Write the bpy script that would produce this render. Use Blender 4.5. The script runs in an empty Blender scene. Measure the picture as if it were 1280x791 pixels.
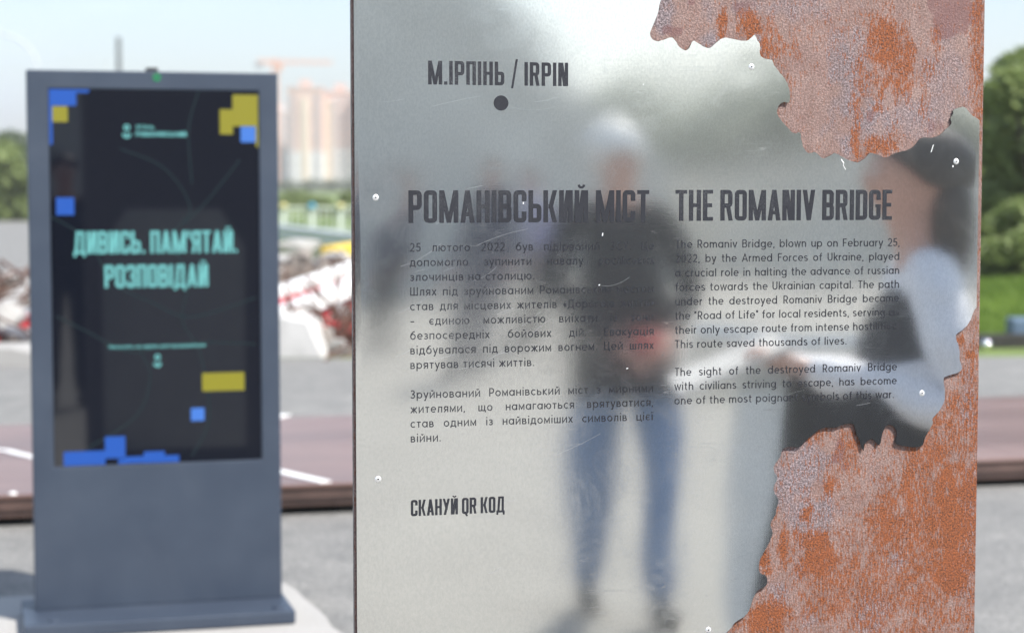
import bpy, bmesh, math, random
import numpy as np
from mathutils import Vector, Matrix, noise as mnoise
from mathutils.geometry import delaunay_2d_cdt
R = math.radians
random.seed(7)
rng = np.random.default_rng(7)
SC = bpy.context.scene
COL = SC.collection

# ------------------------------------------------------------------ camera
F = 2400.0                      # focal length in pixels of the 1280 px wide frame
CX, CY = 640.0, 395.5
PITCH = math.atan(165.0 / F)
CAM = Vector((0, 0, 1.6))
cd = bpy.data.cameras.new('camera')
cam = bpy.data.objects.new('camera', cd); COL.objects.link(cam)
cam.location = CAM; cam.rotation_euler = (R(90) - PITCH, 0, 0)
cd.sensor_width = 36; cd.lens = F / 1280 * 36
cd.clip_start = 0.05; cd.clip_end = 6000
cd.dof.use_dof = True; cd.dof.focus_distance = 2.93; cd.dof.aperture_fstop = 4.2
SC.camera = cam

THETA = R(14.3)                 # yaw of the steel panel
D = Vector((math.cos(THETA), math.sin(THETA), 0))      # along the panel, to the right
N = Vector((math.sin(THETA), -math.cos(THETA), 0))     # out of its face, towards the viewer

# ------------------------------------------------------------------ light
SUN_EL = R(52)
SUN_AZ = R(-38)                 # turned from the panel's normal to the right
sdir = (N * math.cos(SUN_AZ) - D * math.sin(SUN_AZ)) * math.cos(SUN_EL) + Vector((0, 0, math.sin(SUN_EL)))
sdir.normalize()
sl = bpy.data.lights.new('sun', 'SUN'); so = bpy.data.objects.new('sun', sl); COL.objects.link(so)
sl.energy = 4.2; sl.angle = R(0.6); sl.color = (1.0, 0.955, 0.89)
so.rotation_euler = sdir.to_track_quat('Z', 'Y').to_euler(); so.location = (3, -5, 12)

W = bpy.data.worlds.new('World'); SC.world = W; W.use_nodes = True
nt = W.node_tree; nt.nodes.clear()
def wn(t, **k):
    n = nt.nodes.new(t)
    for a, b in k.items(): setattr(n, a, b)
    return n
sky = wn('ShaderNodeTexSky', sky_type='NISHITA', sun_disc=False)
sky.sun_elevation = SUN_EL; sky.sun_rotation = math.atan2(sdir.x, sdir.y)
sky.air_density = 1.0; sky.dust_density = 1.2; sky.ozone_density = 1.2; sky.altitude = 100
tc = wn('ShaderNodeTexCoord'); mp = wn('ShaderNodeMapping'); mp.inputs['Scale'].default_value = (1.3, 1.3, 5.5)
nz = wn('ShaderNodeTexNoise'); nz.inputs['Scale'].default_value = 2.2; nz.inputs['Detail'].default_value = 6; nz.inputs['Roughness'].default_value = 0.55
cr = wn('ShaderNodeValToRGB'); cr.color_ramp.elements[0].position = 0.47; cr.color_ramp.elements[1].position = 0.72
cr.color_ramp.elements[1].color = (0.9, 0.9, 0.9, 1)
sx = wn('ShaderNodeSeparateXYZ')
hz = wn('ShaderNodeMapRange'); hz.inputs['From Min'].default_value = 0.0; hz.inputs['From Max'].default_value = 0.16
hz.inputs['To Min'].default_value = 0.36; hz.inputs['To Max'].default_value = 0.0
mx = wn('ShaderNodeMath', operation='MAXIMUM')
mix = wn('ShaderNodeMixRGB'); mix.inputs['Color2'].default_value = (5.0, 6.1, 7.5, 1)
bg = wn('ShaderNodeBackground'); bg.inputs['Strength'].default_value = 0.115
ow = wn('ShaderNodeOutputWorld')
lk = nt.links.new
lk(tc.outputs['Generated'], mp.inputs['Vector']); lk(mp.outputs[0], nz.inputs['Vector']); lk(nz.outputs['Fac'], cr.inputs['Fac'])
lk(tc.outputs['Generated'], sx.inputs[0]); lk(sx.outputs['Z'], hz.inputs['Value'])
lk(cr.outputs['Color'], mx.inputs[0]); lk(hz.outputs[0], mx.inputs[1]); lk(mx.outputs[0], mix.inputs['Fac'])
lk(sky.outputs[0], mix.inputs['Color1']); lk(mix.outputs[0], bg.inputs['Color']); lk(bg.outputs[0], ow.inputs['Surface'])

SC.view_settings.view_transform = 'Standard'; SC.view_settings.look = 'None'
SC.view_settings.exposure = 0.9; SC.view_settings.gamma = 1.0; SC.view_settings.use_curve_mapping = False
SC.render.engine = 'CYCLES'
SC.cycles.use_denoising = True; SC.cycles.sample_clamp_indirect = 6
SC.cycles.max_bounces = 6

HAZE = 0.0009
# ------------------------------------------------------------------ pixel geometry (where things stand)
_f = Vector((0, math.cos(PITCH), -math.sin(PITCH))); _u = Vector((0, math.sin(PITCH), math.cos(PITCH)))
def ray(px, py):
    return _f + Vector((1, 0, 0)) * ((px - CX) / F) + _u * (-(py - CY) / F)
def gnd(px, py, z=0.0):
    r = ray(px, py); t = (z - CAM.z) / r.z
    return CAM + r * t
def at(px, Y, z=0.0):            # a point at forward distance Y in pixel column px
    return Vector(((px - CX) / F * Y, Y, z))
def hgt(py, Y):                  # world height of image row py at distance Y
    r = ray(640, py); return CAM.z + r.z / r.y * Y
PQ = CAM + ray(830, 230) * 2.95  # a point of the panel's plane
def on_plane(px, py, q=PQ, n=N):
    r = ray(px, py); t = (q - CAM).dot(n) / r.dot(n)
    return CAM + r * t
P0 = on_plane(440.5, 300); P0.z = 0       # foot of the panel's left edge
def UV(px, py):                  # panel coordinates of a pixel
    p = on_plane(px, py) - P0
    return (p.dot(D), p.z)
U1 = UV(1226, 300)[0]            # panel width
VTOP = 2.14
def refl(px, L):                 # where something mirrored in the panel at column px with apparent depth L stands
    r = ray(px, 230); h = on_plane(px, 230); q = r - N * 2 * r.dot(N)
    t = (h - CAM).length / r.length
    p = h + q * (L - t); p.z = 0
    return p

# ------------------------------------------------------------------ helpers
def tag(o, label=None, cat=None, group=None, kind=None):
    if label: o['label'] = label
    if cat: o['category'] = cat
    if group: o['group'] = group
    if kind: o['kind'] = kind
    return o
def empty(name, loc, rz=0.0):
    o = bpy.data.objects.new(name, None); COL.objects.link(o)
    o.location = loc; o.rotation_euler = (0, 0, rz); o.empty_display_size = 0.1
    return o
def link(name, me, mat=None, parent=None, loc=None, rz=None):
    o = bpy.data.objects.new(name, me); COL.objects.link(o)
    if mat and not me.materials: me.materials.append(mat)
    if parent: o.parent = parent
    if loc is not None: o.location = loc
    if rz is not None: o.rotation_euler = (0, 0, rz)
    return o
class MB:
    def __init__(s): s.v = []; s.f = []
    def add(s, vs, fs):
        b = len(s.v); s.v += [tuple(x) for x in vs]; s.f += [tuple(b + i for i in f) for f in fs]; return s
    def box(s, x0, x1, y0, y1, z0, z1, M=None):
        vs = [Vector((x, y, z)) for z in (z0, z1) for y in (y0, y1) for x in (x0, x1)]
        if M: vs = [M @ v for v in vs]
        return s.add(vs, [(0, 2, 3, 1), (4, 5, 7, 6), (0, 1, 5, 4), (2, 6, 7, 3), (0, 4, 6, 2), (1, 3, 7, 5)])
    def tube(s, p0, p1, r0, r1=None, n=8, caps=True):
        p0, p1 = Vector(p0), Vector(p1); r1 = r0 if r1 is None else r1
        a = (p1 - p0).normalized(); b = a.orthogonal().normalized(); c = a.cross(b)
        vs = []
        for p, r in ((p0, r0), (p1, r1)):
            for i in range(n):
                t = 2 * math.pi * i / n; vs.append(p + (b * math.cos(t) + c * math.sin(t)) * r)
        fs = [(i, (i + 1) % n, n + (i + 1) % n, n + i) for i in range(n)]
        if caps: fs += [tuple(range(n))[::-1], tuple(range(n, 2 * n))]
        return s.add(vs, fs)
    def path(s, pts, r, n=6):
        for a, b in zip(pts[:-1], pts[1:]): s.tube(a, b, r, r, n)
        return s
    def prism(s, pts, z0, z1):   # convex-ish polygon in x, y
        n = len(pts)
        vs = [(x, y, z0) for x, y in pts] + [(x, y, z1) for x, y in pts]
        return s.add(vs, [tuple(range(n))[::-1], tuple(range(n, 2 * n))] + [(i, (i + 1) % n, n + (i + 1) % n, n + i) for i in range(n)])
    def ball(s, c, rx, ry, rz, nu=16, nv=10, M=None):
        vs = []; fs = []
        for j in range(nv + 1):
            ph = math.pi * j / nv
            for i in range(nu):
                th = 2 * math.pi * i / nu
                v = Vector((rx * math.sin(ph) * math.cos(th), ry * math.sin(ph) * math.sin(th), rz * math.cos(ph)))
                if M: v = M @ v
                vs.append(v + Vector(c))
        for j in range(nv):
            for i in range(nu):
                fs.append((j * nu + i, (j + 1) * nu + i, (j + 1) * nu + (i + 1) % nu, j * nu + (i + 1) % nu))
        return s.add(vs, fs)
    def mesh(s, name, bevel=0.0, smooth=False, segs=2):
        me = bpy.data.meshes.new(name); me.from_pydata(s.v, [], s.f)
        bm = bmesh.new(); bm.from_mesh(me)
        bmesh.ops.recalc_face_normals(bm, faces=bm.faces)
        if bevel > 0:
            es = [e for e in bm.edges if len(e.link_faces) == 2 and e.calc_face_angle(0) > 0.6]
            bmesh.ops.bevel(bm, geom=es, offset=bevel, segments=segs, affect='EDGES', profile=0.6)
        bm.to_mesh(me); bm.free()
        if smooth:
            for p in me.polygons: p.use_smooth = True
        return me
    def build(s, name, mat, parent=None, bevel=0.0, smooth=False, loc=None, rz=None):
        return link(name, s.mesh(name, bevel, smooth), mat, parent, loc, rz)

# ------------------------------------------------------------------ materials
def mat(name, col=(0.5, 0.5, 0.5), rough=0.6, metal=0.0, spec=0.5, var=0.0, scale=8.0, bump=0.0, bscale=40.0, col2=None, detail=6, emit=None, estr=1.0, coat=0.0, stretch=None):
    m = bpy.data.materials.new(name); m.use_nodes = True
    t = m.node_tree; b = t.nodes['Principled BSDF']
    b.inputs['Base Color'].default_value = (*col, 1); b.inputs['Roughness'].default_value = rough
    b.inputs['Metallic'].default_value = metal; b.inputs['Specular IOR Level'].default_value = spec
    if coat: b.inputs['Coat Weight'].default_value = coat; b.inputs['Coat Roughness'].default_value = 0.05
    if emit: b.inputs['Emission Color'].default_value = (*emit, 1); b.inputs['Emission Strength'].default_value = estr
    c = t.nodes.new('ShaderNodeTexCoord')
    vec = c.outputs['Object']
    if stretch:
        mpn = t.nodes.new('ShaderNodeMapping'); mpn.inputs['Scale'].default_value = stretch
        t.links.new(vec, mpn.inputs['Vector']); vec = mpn.outputs[0]
    if var > 0 or col2:
        n = t.nodes.new('ShaderNodeTexNoise'); n.inputs['Scale'].default_value = scale; n.inputs['Detail'].default_value = detail
        n.inputs['Roughness'].default_value = 0.6
        r = t.nodes.new('ShaderNodeValToRGB')
        r.color_ramp.elements[0].position = 0.32; r.color_ramp.elements[1].position = 0.68
        a = tuple(x * (1 - var) for x in col); z = col2 if col2 else tuple(min(1, x * (1 + var)) for x in col)
        if col2: a = col
        r.color_ramp.elements[0].color = (*a, 1); r.color_ramp.elements[1].color = (*z, 1)
        t.links.new(vec, n.inputs['Vector']); t.links.new(n.outputs['Fac'], r.inputs['Fac']); t.links.new(r.outputs[0], b.inputs['Base Color'])
    if bump > 0:
        n = t.nodes.new('ShaderNodeTexNoise'); n.inputs['Scale'].default_value = bscale; n.inputs['Detail'].default_value = 5
        u = t.nodes.new('ShaderNodeBump'); u.inputs['Strength'].default_value = 0.6; u.inputs['Distance'].default_value = bump
        t.links.new(vec, n.inputs['Vector']); t.links.new(n.outputs['Fac'], u.inputs['Height']); t.links.new(u.outputs[0], b.inputs['Normal'])
    return m
class G:                          # small node-graph writer
    def __init__(s, name):
        s.m = bpy.data.materials.new(name); s.m.use_nodes = True; s.t = s.m.node_tree; s.b = s.t.nodes['Principled BSDF']
        s.co = s.t.nodes.new('ShaderNodeTexCoord').outputs['Object']
    def n(s, typ, ins=None, out=0, **k):
        x = s.t.nodes.new(typ)
        for a, b in k.items(): setattr(x, a, b)
        for a, b in (ins or {}).items():
            i = x.inputs[a]
            if isinstance(b, bpy.types.NodeSocket): s.t.links.new(b, i)
            else: i.default_value = b
        return x.outputs[out]
    def noise(s, scale, detail=4, rough=0.55, stretch=None, rot=(0, 0, 0), loc=(0, 0, 0), dist=0.0):
        v = s.co
        if stretch or any(rot) or any(loc): v = s.n('ShaderNodeMapping', {'Vector': v, 'Scale': stretch or (1, 1, 1), 'Rotation': rot, 'Location': loc})
        return s.n('ShaderNodeTexNoise', {'Vector': v, 'Scale': scale, 'Detail': detail, 'Roughness': rough, 'Distortion': dist})
    def ramp(s, fac, *els):
        o = s.n('ShaderNodeValToRGB', {'Fac': fac}); r = o.node.color_ramp
        while len(r.elements) < len(els): r.elements.new(0.5)
        for e, (p, c) in zip(r.elements, els):
            e.position = p; e.color = (*c, 1) if isinstance(c, tuple) else (c, c, c, 1)
        return o
    def math(s, op, a, b=0.0, c=None, clamp=False):
        ins = {0: a, 1: b}
        if c is not None: ins[2] = c
        return s.n('ShaderNodeMath', ins, operation=op, use_clamp=clamp)
    def mix(s, f, a, b, mode='MIX'):
        fix = lambda x: (*x, 1) if isinstance(x, tuple) and len(x) == 3 else x
        return s.n('ShaderNodeMixRGB', {'Fac': f, 'Color1': fix(a), 'Color2': fix(b)}, blend_type=mode)
    def set(s, **k):
        for a, b in k.items():
            i = s.b.inputs[a.replace('_', ' ')]
            if isinstance(b, bpy.types.NodeSocket): s.t.links.new(b, i)
            else: i.default_value = b
    def bump(s, h, dist, strength=1.0):
        s.t.links.new(s.n('ShaderNodeBump', {'Height': h, 'Distance': dist, 'Strength': strength}), s.b.inputs['Normal'])
    def attr(s, name): return s.n('ShaderNodeAttribute', out=2, attribute_name=name)

# asphalt: pale worn binder with aggregate
g = G('asphalt')
big = g.noise(0.5, 5, 0.6); fine = g.noise(60, 4, 0.7); mid = g.noise(3.5, 8, 0.72)
c = g.mix(big, (0.20, 0.197, 0.188), (0.29, 0.284, 0.27))
c = g.mix(g.math('MULTIPLY', g.ramp(mid, (0.38, 0.0), (0.62, 1.0)), 0.6), c, (0.15, 0.15, 0.147))
c = g.mix(g.ramp(fine, (0.35, 0.0), (0.65, 1.0)), g.mix(1.0, c, (0.55, 0.55, 0.55), 'MULTIPLY'), g.mix(1.0, c, (1.25, 1.24, 1.22), 'MULTIPLY'))
g.set(Base_Color=c, Roughness=0.85); g.bump(fine, 0.006); M_ASPH = g.m
# concrete
g = G('pale_concrete'); big = g.noise(3, 6); fine = g.noise(45, 4)
c = g.mix(big, (0.32, 0.31, 0.295), (0.41, 0.40, 0.38)); c = g.mix(g.math('MULTIPLY', g.ramp(fine, (0.35, 1.0), (0.6, 0.0)), 0.25), c, (0.32, 0.30, 0.28))
g.set(Base_Color=c, Roughness=0.85); g.bump(fine, 0.004); M_CONC = g.m
M_CONC2 = mat('broken_concrete', (0.15, 0.13, 0.115), 0.9, var=0.3, scale=3, bump=0.02, bscale=14, col2=(0.32, 0.29, 0.26))
M_SOIL = mat('rubble_soil', (0.055, 0.04, 0.03), 0.95, scale=4, bump=0.05, bscale=10, col2=(0.19, 0.15, 0.12))
M_SAND = mat('sandy_verge', (0.42, 0.38, 0.30), 0.9, scale=0.3, bump=0.02, bscale=8, col2=(0.55, 0.51, 0.42))
M_GRND = mat('meadow_ground', (0.10, 0.15, 0.035), 0.9, scale=0.25, bump=0.03, bscale=6, col2=(0.17, 0.22, 0.06))
M_LEAFW = mat('haze_paled_leaves', (0.30, 0.33, 0.28), 0.6, scale=1.6, col2=(0.42, 0.45, 0.38))  # leaf colour paled to put haze on the mirrored trees
M_GRASS = mat('grass_blades', (0.12, 0.20, 0.025), 0.7, scale=0.8, col2=(0.22, 0.32, 0.05))
M_LEAF = mat('leaves_fresh', (0.12, 0.165, 0.045), 0.6, scale=1.6, col2=(0.31, 0.38, 0.13))
M_LEAFD = mat('leaves_dark', (0.055, 0.09, 0.035), 0.6, scale=1.6, col2=(0.13, 0.18, 0.07))
for _m in (M_LEAFW, M_LEAF, M_LEAFD, M_GRASS):
    _t = _m.node_tree; _b = _t.nodes['Principled BSDF']; _l = _t.nodes.new('ShaderNodeBsdfTranslucent'); _x = _t.nodes.new('ShaderNodeMixShader'); _x.inputs[0].default_value = 0.42
    _t.links.new(_b.inputs['Base Color'].links[0].from_socket, _l.inputs['Color']); _t.links.new(_b.outputs[0], _x.inputs[1]); _t.links.new(_l.outputs[0], _x.inputs[2]); _t.links.new(_x.outputs[0], _t.nodes['Material Output'].inputs['Surface'])
M_BARK = mat('bark', (0.10, 0.075, 0.05), 0.9, var=0.3, scale=10, bump=0.02, bscale=20, stretch=(4, 4, 1))
# platform
g = G('red_brown_metal_sheet'); s1 = g.noise(1.2, 5, stretch=(0.35, 1, 1)); s2 = g.noise(8, 4, stretch=(0.15, 1.5, 1)); s3 = g.noise(40, 3)
c = g.mix(g.ramp(s1, (0.35, 0.0), (0.65, 1.0)), (0.14, 0.075, 0.058), (0.245, 0.155, 0.13))
c = g.mix(g.math('MULTIPLY', g.ramp(s2, (0.5, 0.0), (0.75, 1.0)), 0.45), c, (0.085, 0.036, 0.03))
g.set(Base_Color=c, Roughness=g.math('ADD', g.math('MULTIPLY', s1, 0.22), 0.20)); g.bump(s3, 0.002); M_PLAT = g.m
M_PLATE = mat('platform_edge_brown', (0.075, 0.045, 0.037), 0.5, var=0.3, scale=5, bump=0.003, bscale=20)
M_WHITE = mat('white_paint', (0.82, 0.82, 0.80), 0.5, var=0.06, scale=14)
M_BLACK = mat('dark_underside', (0.02, 0.018, 0.017), 0.8, var=0.2)
# kiosk
g = G('blue_grey_powder_coat'); a1 = g.noise(5, 5); a2 = g.noise(240, 3); 
c = g.mix(g.ramp(a1, (0.35, 0.0), (0.7, 1.0)), (0.034, 0.047, 0.072), (0.045, 0.060, 0.087))
smu = g.noise(2.2, 6, 0.65, stretch=(1, 1, 0.6), dist=0.6)
c = g.mix(g.math('MULTIPLY', g.ramp(smu, (0.5, 0.0), (0.75, 1.0)), 0.25), c, (0.085, 0.10, 0.125))
g.set(Base_Color=c, Roughness=0.42); g.bump(a2, 0.0006); M_KIOSK = g.m
M_GLASS = mat('black_screen_glass', (0.004, 0.004, 0.007), 0.04, spec=0.5, emit=(0.001, 0.0025, 0.005), estr=1.0)
M_GLASS.node_tree.nodes['Principled BSDF'].inputs['IOR'].default_value = 1.85
M_DARK = mat('black_plastic', (0.02, 0.02, 0.022), 0.4, var=0.2)
def emis(name, c, s, base=None):
    return mat(name, base or tuple(x * 0.1 for x in c), 0.3, emit=c, estr=s)
E_BLUE = emis('screen_blue', (0.015, 0.085, 0.40), 0.7); E_YEL = emis('screen_yellow', (0.25, 0.23, 0.02), 0.7)
E_TEAL = emis('screen_teal', (0.13, 0.40, 0.40), 0.72); E_DIM = emis('screen_map_line', (0.012, 0.035, 0.042), 0.45); E_LED = emis('green_led', (0.01, 0.35, 0.10), 0.6)
E_BLUE2 = emis('screen_pale_blue', (0.05, 0.16, 0.52), 0.75)

# ------------------------------------------------------------------ sheet waviness (metres in front of flat)
SCREWS = [UV(469, 247), UV(938, 84), UV(1194, 202), UV(1151, 491), UV(472, 598), UV(884, 786)]
MORE_SCREWS = [(0.03, 0.55), (0.03, 0.25), (0.42, 0.30), (0.04, 2.05), (0.45, 2.06)]
def wave(u, v):
    z = 0.0008 * math.sin(5.2 * u + 0.6 + 1.1 * math.sin(2.6 * v)) * math.sin(4.4 * v + 0.8)
    z += 0.00052 * math.sin(10.5 * u + 2.7 * v + 1.0) * math.cos(7.5 * v - 1.4 * u)
    z += 0.00009 * math.sin(23 * u - 6 * v) * math.sin(19 * v + 2)
    z += 0.0007 * math.exp(-(((u - 0.62) / 0.24) ** 2 + ((v - 1.86) / 0.11) ** 2))
    z -= 0.0005 * math.exp(-(((u - 0.25) / 0.20) ** 2 + ((v - 1.80) / 0.10) ** 2))
    for su, sv in SCREWS + MORE_SCREWS:
        z -= 0.00016 * math.exp(-(((u - su) / 0.035) ** 2 + ((v - sv) / 0.035) ** 2))
    return z

# ------------------------------------------------------------------ lettering
def offset_strip(pts, h, closed=False):
    n = len(pts); out_l = []; out_r = []
    for i in range(n):
        p = pts[i]
        a = pts[i - 1] if (i > 0 or closed) else None
        b = pts[(i + 1) % n] if (i < n - 1 or closed) else None
        def nm(q0, q1):
            dx, dy = q1[0] - q0[0], q1[1] - q0[1]; l = math.hypot(dx, dy) or 1e-9
            return (-dy / l, dx / l)
        if a and b:
            n1, n2 = nm(a, p), nm(p, b); mx_, my_ = n1[0] + n2[0], n1[1] + n2[1]; l = math.hypot(mx_, my_) or 1e-9
            mx_, my_ = mx_ / l, my_ / l; k = 1 / max(0.45, mx_ * n1[0] + my_ * n1[1]); o = (mx_ * k, my_ * k)
        else: o = nm(a, p) if a else nm(p, b)
        out_l.append((p[0] + o[0] * h, p[1] + o[1] * h)); out_r.append((p[0] - o[0] * h, p[1] - o[1] * h))
    qs = []
    for i in range(n if closed else n - 1):
        j = (i + 1) % n; qs.append([out_r[i], out_r[j], out_l[j], out_l[i]])
    return qs
def arc(cx, cy, rx, ry, a0, a1, n=None):
    n = n or max(3, int(abs(a1 - a0) / 22))
    return [(cx + rx * math.cos(R(a0 + (a1 - a0) * i / n)), cy + ry * math.sin(R(a0 + (a1 - a0) * i / n))) for i in range(n + 1)]
# --- condensed display capitals: cap height 1, stem T
T = 0.142; Wd = 0.40; H2 = T / 2
def rect(x0, y0, x1, y1): return [[(x0, y0), (x1, y0), (x1, y1), (x0, y1)]]
def dia(xb, xt, w=T, y0=0.0, y1=1.0): return [[(xb, y0), (xb + w, y0), (xt + w, y1), (xt, y1)]]
def rr(x0, y0, x1, y1, r=0.07): # closed centre line of a rounded box
    p = []
    for cx, cy, a in ((x1 - r, y1 - r, 0), (x0 + r, y1 - r, 90), (x0 + r, y0 + r, 180), (x1 - r, y0 + r, 270)): p += arc(cx, cy, r, r, a, a + 90, 3)
    return p
h = H2
def bowl(y0, y1, W_=Wd): # P/B/R/Ь bowl: open at the left stem
    r = 0.075; x1 = W_ - h
    return offset_strip([(T * 0.9, y1 - h)] + arc(x1 - r, y1 - h - r, r, r, 90, 0, 3) + arc(x1 - r, y0 + h + r, r, r, 0, -90, 3) + [(T * 0.9, y0 + h)], h)
O_ = offset_strip(rr(h, h, Wd - h, 1 - h), h, True)
C_ = offset_strip([(Wd - h, 0.66)] + arc(Wd - h - .07, 1 - h - .07, .07, .07, 0, 90, 3) + arc(h + .07, 1 - h - .07, .07, .07, 90, 180, 3) + arc(h + .07, h + .07, .07, .07, 180, 270, 3) + arc(Wd - h - .07, h + .07, .07, .07, 270, 360, 3) + [(Wd - h, 0.34)], h)
A_ = dia(0, 0.145) + dia(0.43 - T, 0.43 - T - 0.145) + rect(0.10, 0.20, 0.33, 0.32)
M_ = rect(0, 0, T, 1) + rect(0.58 - T, 0, 0.58, 1) + dia(0.225, 0.02, 0.13) + dia(0.225, 0.43, 0.13)
I2 = rect(0, 0, T, 1) + rect(0.42 - T, 0, 0.42, 1) + dia(0.07, 0.21, 0.14)
BRV = offset_strip(arc(0.21, 1.17, 0.085, 0.085, 180, 360, 6), 0.036)
DISP = {
 'О': (Wd, O_), 'O': (Wd, O_), 'С': (Wd, C_), 'C': (Wd, C_),
 'М': (0.58, M_), 'M': (0.58, M_), 'А': (0.43, A_), 'A': (0.43, A_),
 'І': (T, rect(0, 0, T, 1)), 'I': (T, rect(0, 0, T, 1)),
 'Р': (Wd, rect(0, 0, T, 1) + bowl(0.40, 1)), 'P': (Wd, rect(0, 0, T, 1) + bowl(0.40, 1)),
 'П': (Wd, rect(0, 0, T, 1) + rect(Wd - T, 0, Wd, 1) + rect(T, 0.875, Wd - T, 1)),
 'Н': (Wd, rect(0, 0, T, 1) + rect(Wd - T, 0, Wd, 1) + rect(T, 0.44, Wd - T, 0.565)), 'H': (Wd, rect(0, 0, T, 1) + rect(Wd - T, 0, Wd, 1) + rect(T, 0.44, Wd - T, 0.565)),
 'Ь': (Wd, rect(0, 0, T, 1) + bowl(0, 0.58)),
 'В': (Wd, rect(0, 0, T, 1) + bowl(0, 0.56) + bowl(0.44, 1, Wd - 0.01)), 'B': (Wd, rect(0, 0, T, 1) + bowl(0, 0.56) + bowl(0.44, 1, Wd - 0.01)),
 'К': (0.43, rect(0, 0, T, 1) + dia(0.43 - T, 0.15, 0.135, 0, 0.56) + dia(0.15, 0.43 - T, 0.135, 0.44, 1)),
 'И': (0.42, I2), 'Й': (0.42, I2 + BRV),
 'Т': (0.38, rect(0.119, 0, 0.261, 0.875) + rect(0, 0.875, 0.38, 1)), 'T': (0.38, rect(0.119, 0, 0.261, 0.875) + rect(0, 0.875, 0.38, 1)),
 'E': (0.33, rect(0, 0, T, 1) + rect(T, 0, 0.33, 0.125) + rect(T, 0.875, 0.33, 1) + rect(T, 0.44, 0.30, 0.565)),
 'R': (0.42, rect(0, 0, T, 1) + bowl(0.42, 1) + dia(0.42 - T, 0.19, 0.135, 0, 0.47)),
 'N': (0.42, rect(0, 0, T, 1) + rect(0.42 - T, 0, 0.42, 1) + dia(0.21, 0.07, 0.14)),
 'V': (0.42, dia(0.14, 0, 0.14) + dia(0.14, 0.28, 0.14)),
 'D': (Wd, rect(0, 0, T, 1) + bowl(0, 1)),
 'G': (Wd, C_ + rect(Wd - T, 0.30, Wd, 0.52) + rect(0.22, 0.42, Wd - T, 0.52)),
 'Q': (Wd, O_ + dia(0.24, 0.17, 0.12, -0.14, 0.06)),
 'У': (0.42, dia(0.05, 0.28, 0.14) + dia(0.17, 0.0, 0.13, 0.33, 1)),
 'З': (Wd, offset_strip([(h, 0.72)] + arc(h + .07, 1 - h - .07, .07, .07, 180, 90, 3) + arc(Wd - h - .07, 1 - h - .07, .07, .07, 90, 0, 3) + [(Wd - h, 0.60), (Wd - h - 0.05, 0.50), (Wd - h, 0.40)] + arc(Wd - h - .07, h + .07, .07, .07, 0, -90, 3) + arc(h + .07, h + .07, .07, .07, 270, 180, 3) + [(h, 0.28)], h) + rect(0.15, 0.44, 0.30, 0.56)),
 'Д': (0.50, dia(0.05, 0.11, 0.13, 0.06, 0.95) + rect(0.32, 0, 0.45, 1) + rect(0.11, 0.88, 0.40, 1) + rect(0, 0, 0.50, 0.12) + rect(0, -0.14, 0.11, 0.06) + rect(0.39, -0.14, 0.50, 0.06)),
 'Я': (Wd, rect(Wd - T, 0, Wd, 1) + [[(Wd - x, y) for x, y in q] for q in bowl(0.42, 1)] + dia(0, 0.09, 0.135, 0, 0.47)),
 '.': (0.13, rect(0, 0, 0.13, 0.135)), "'": (0.12, rect(0, 0.68, 0.11, 1)), '/': (0.28, dia(0.0, 0.20, 0.085, -0.12, 1.12)), ' ': (0.12, []),
}
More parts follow.
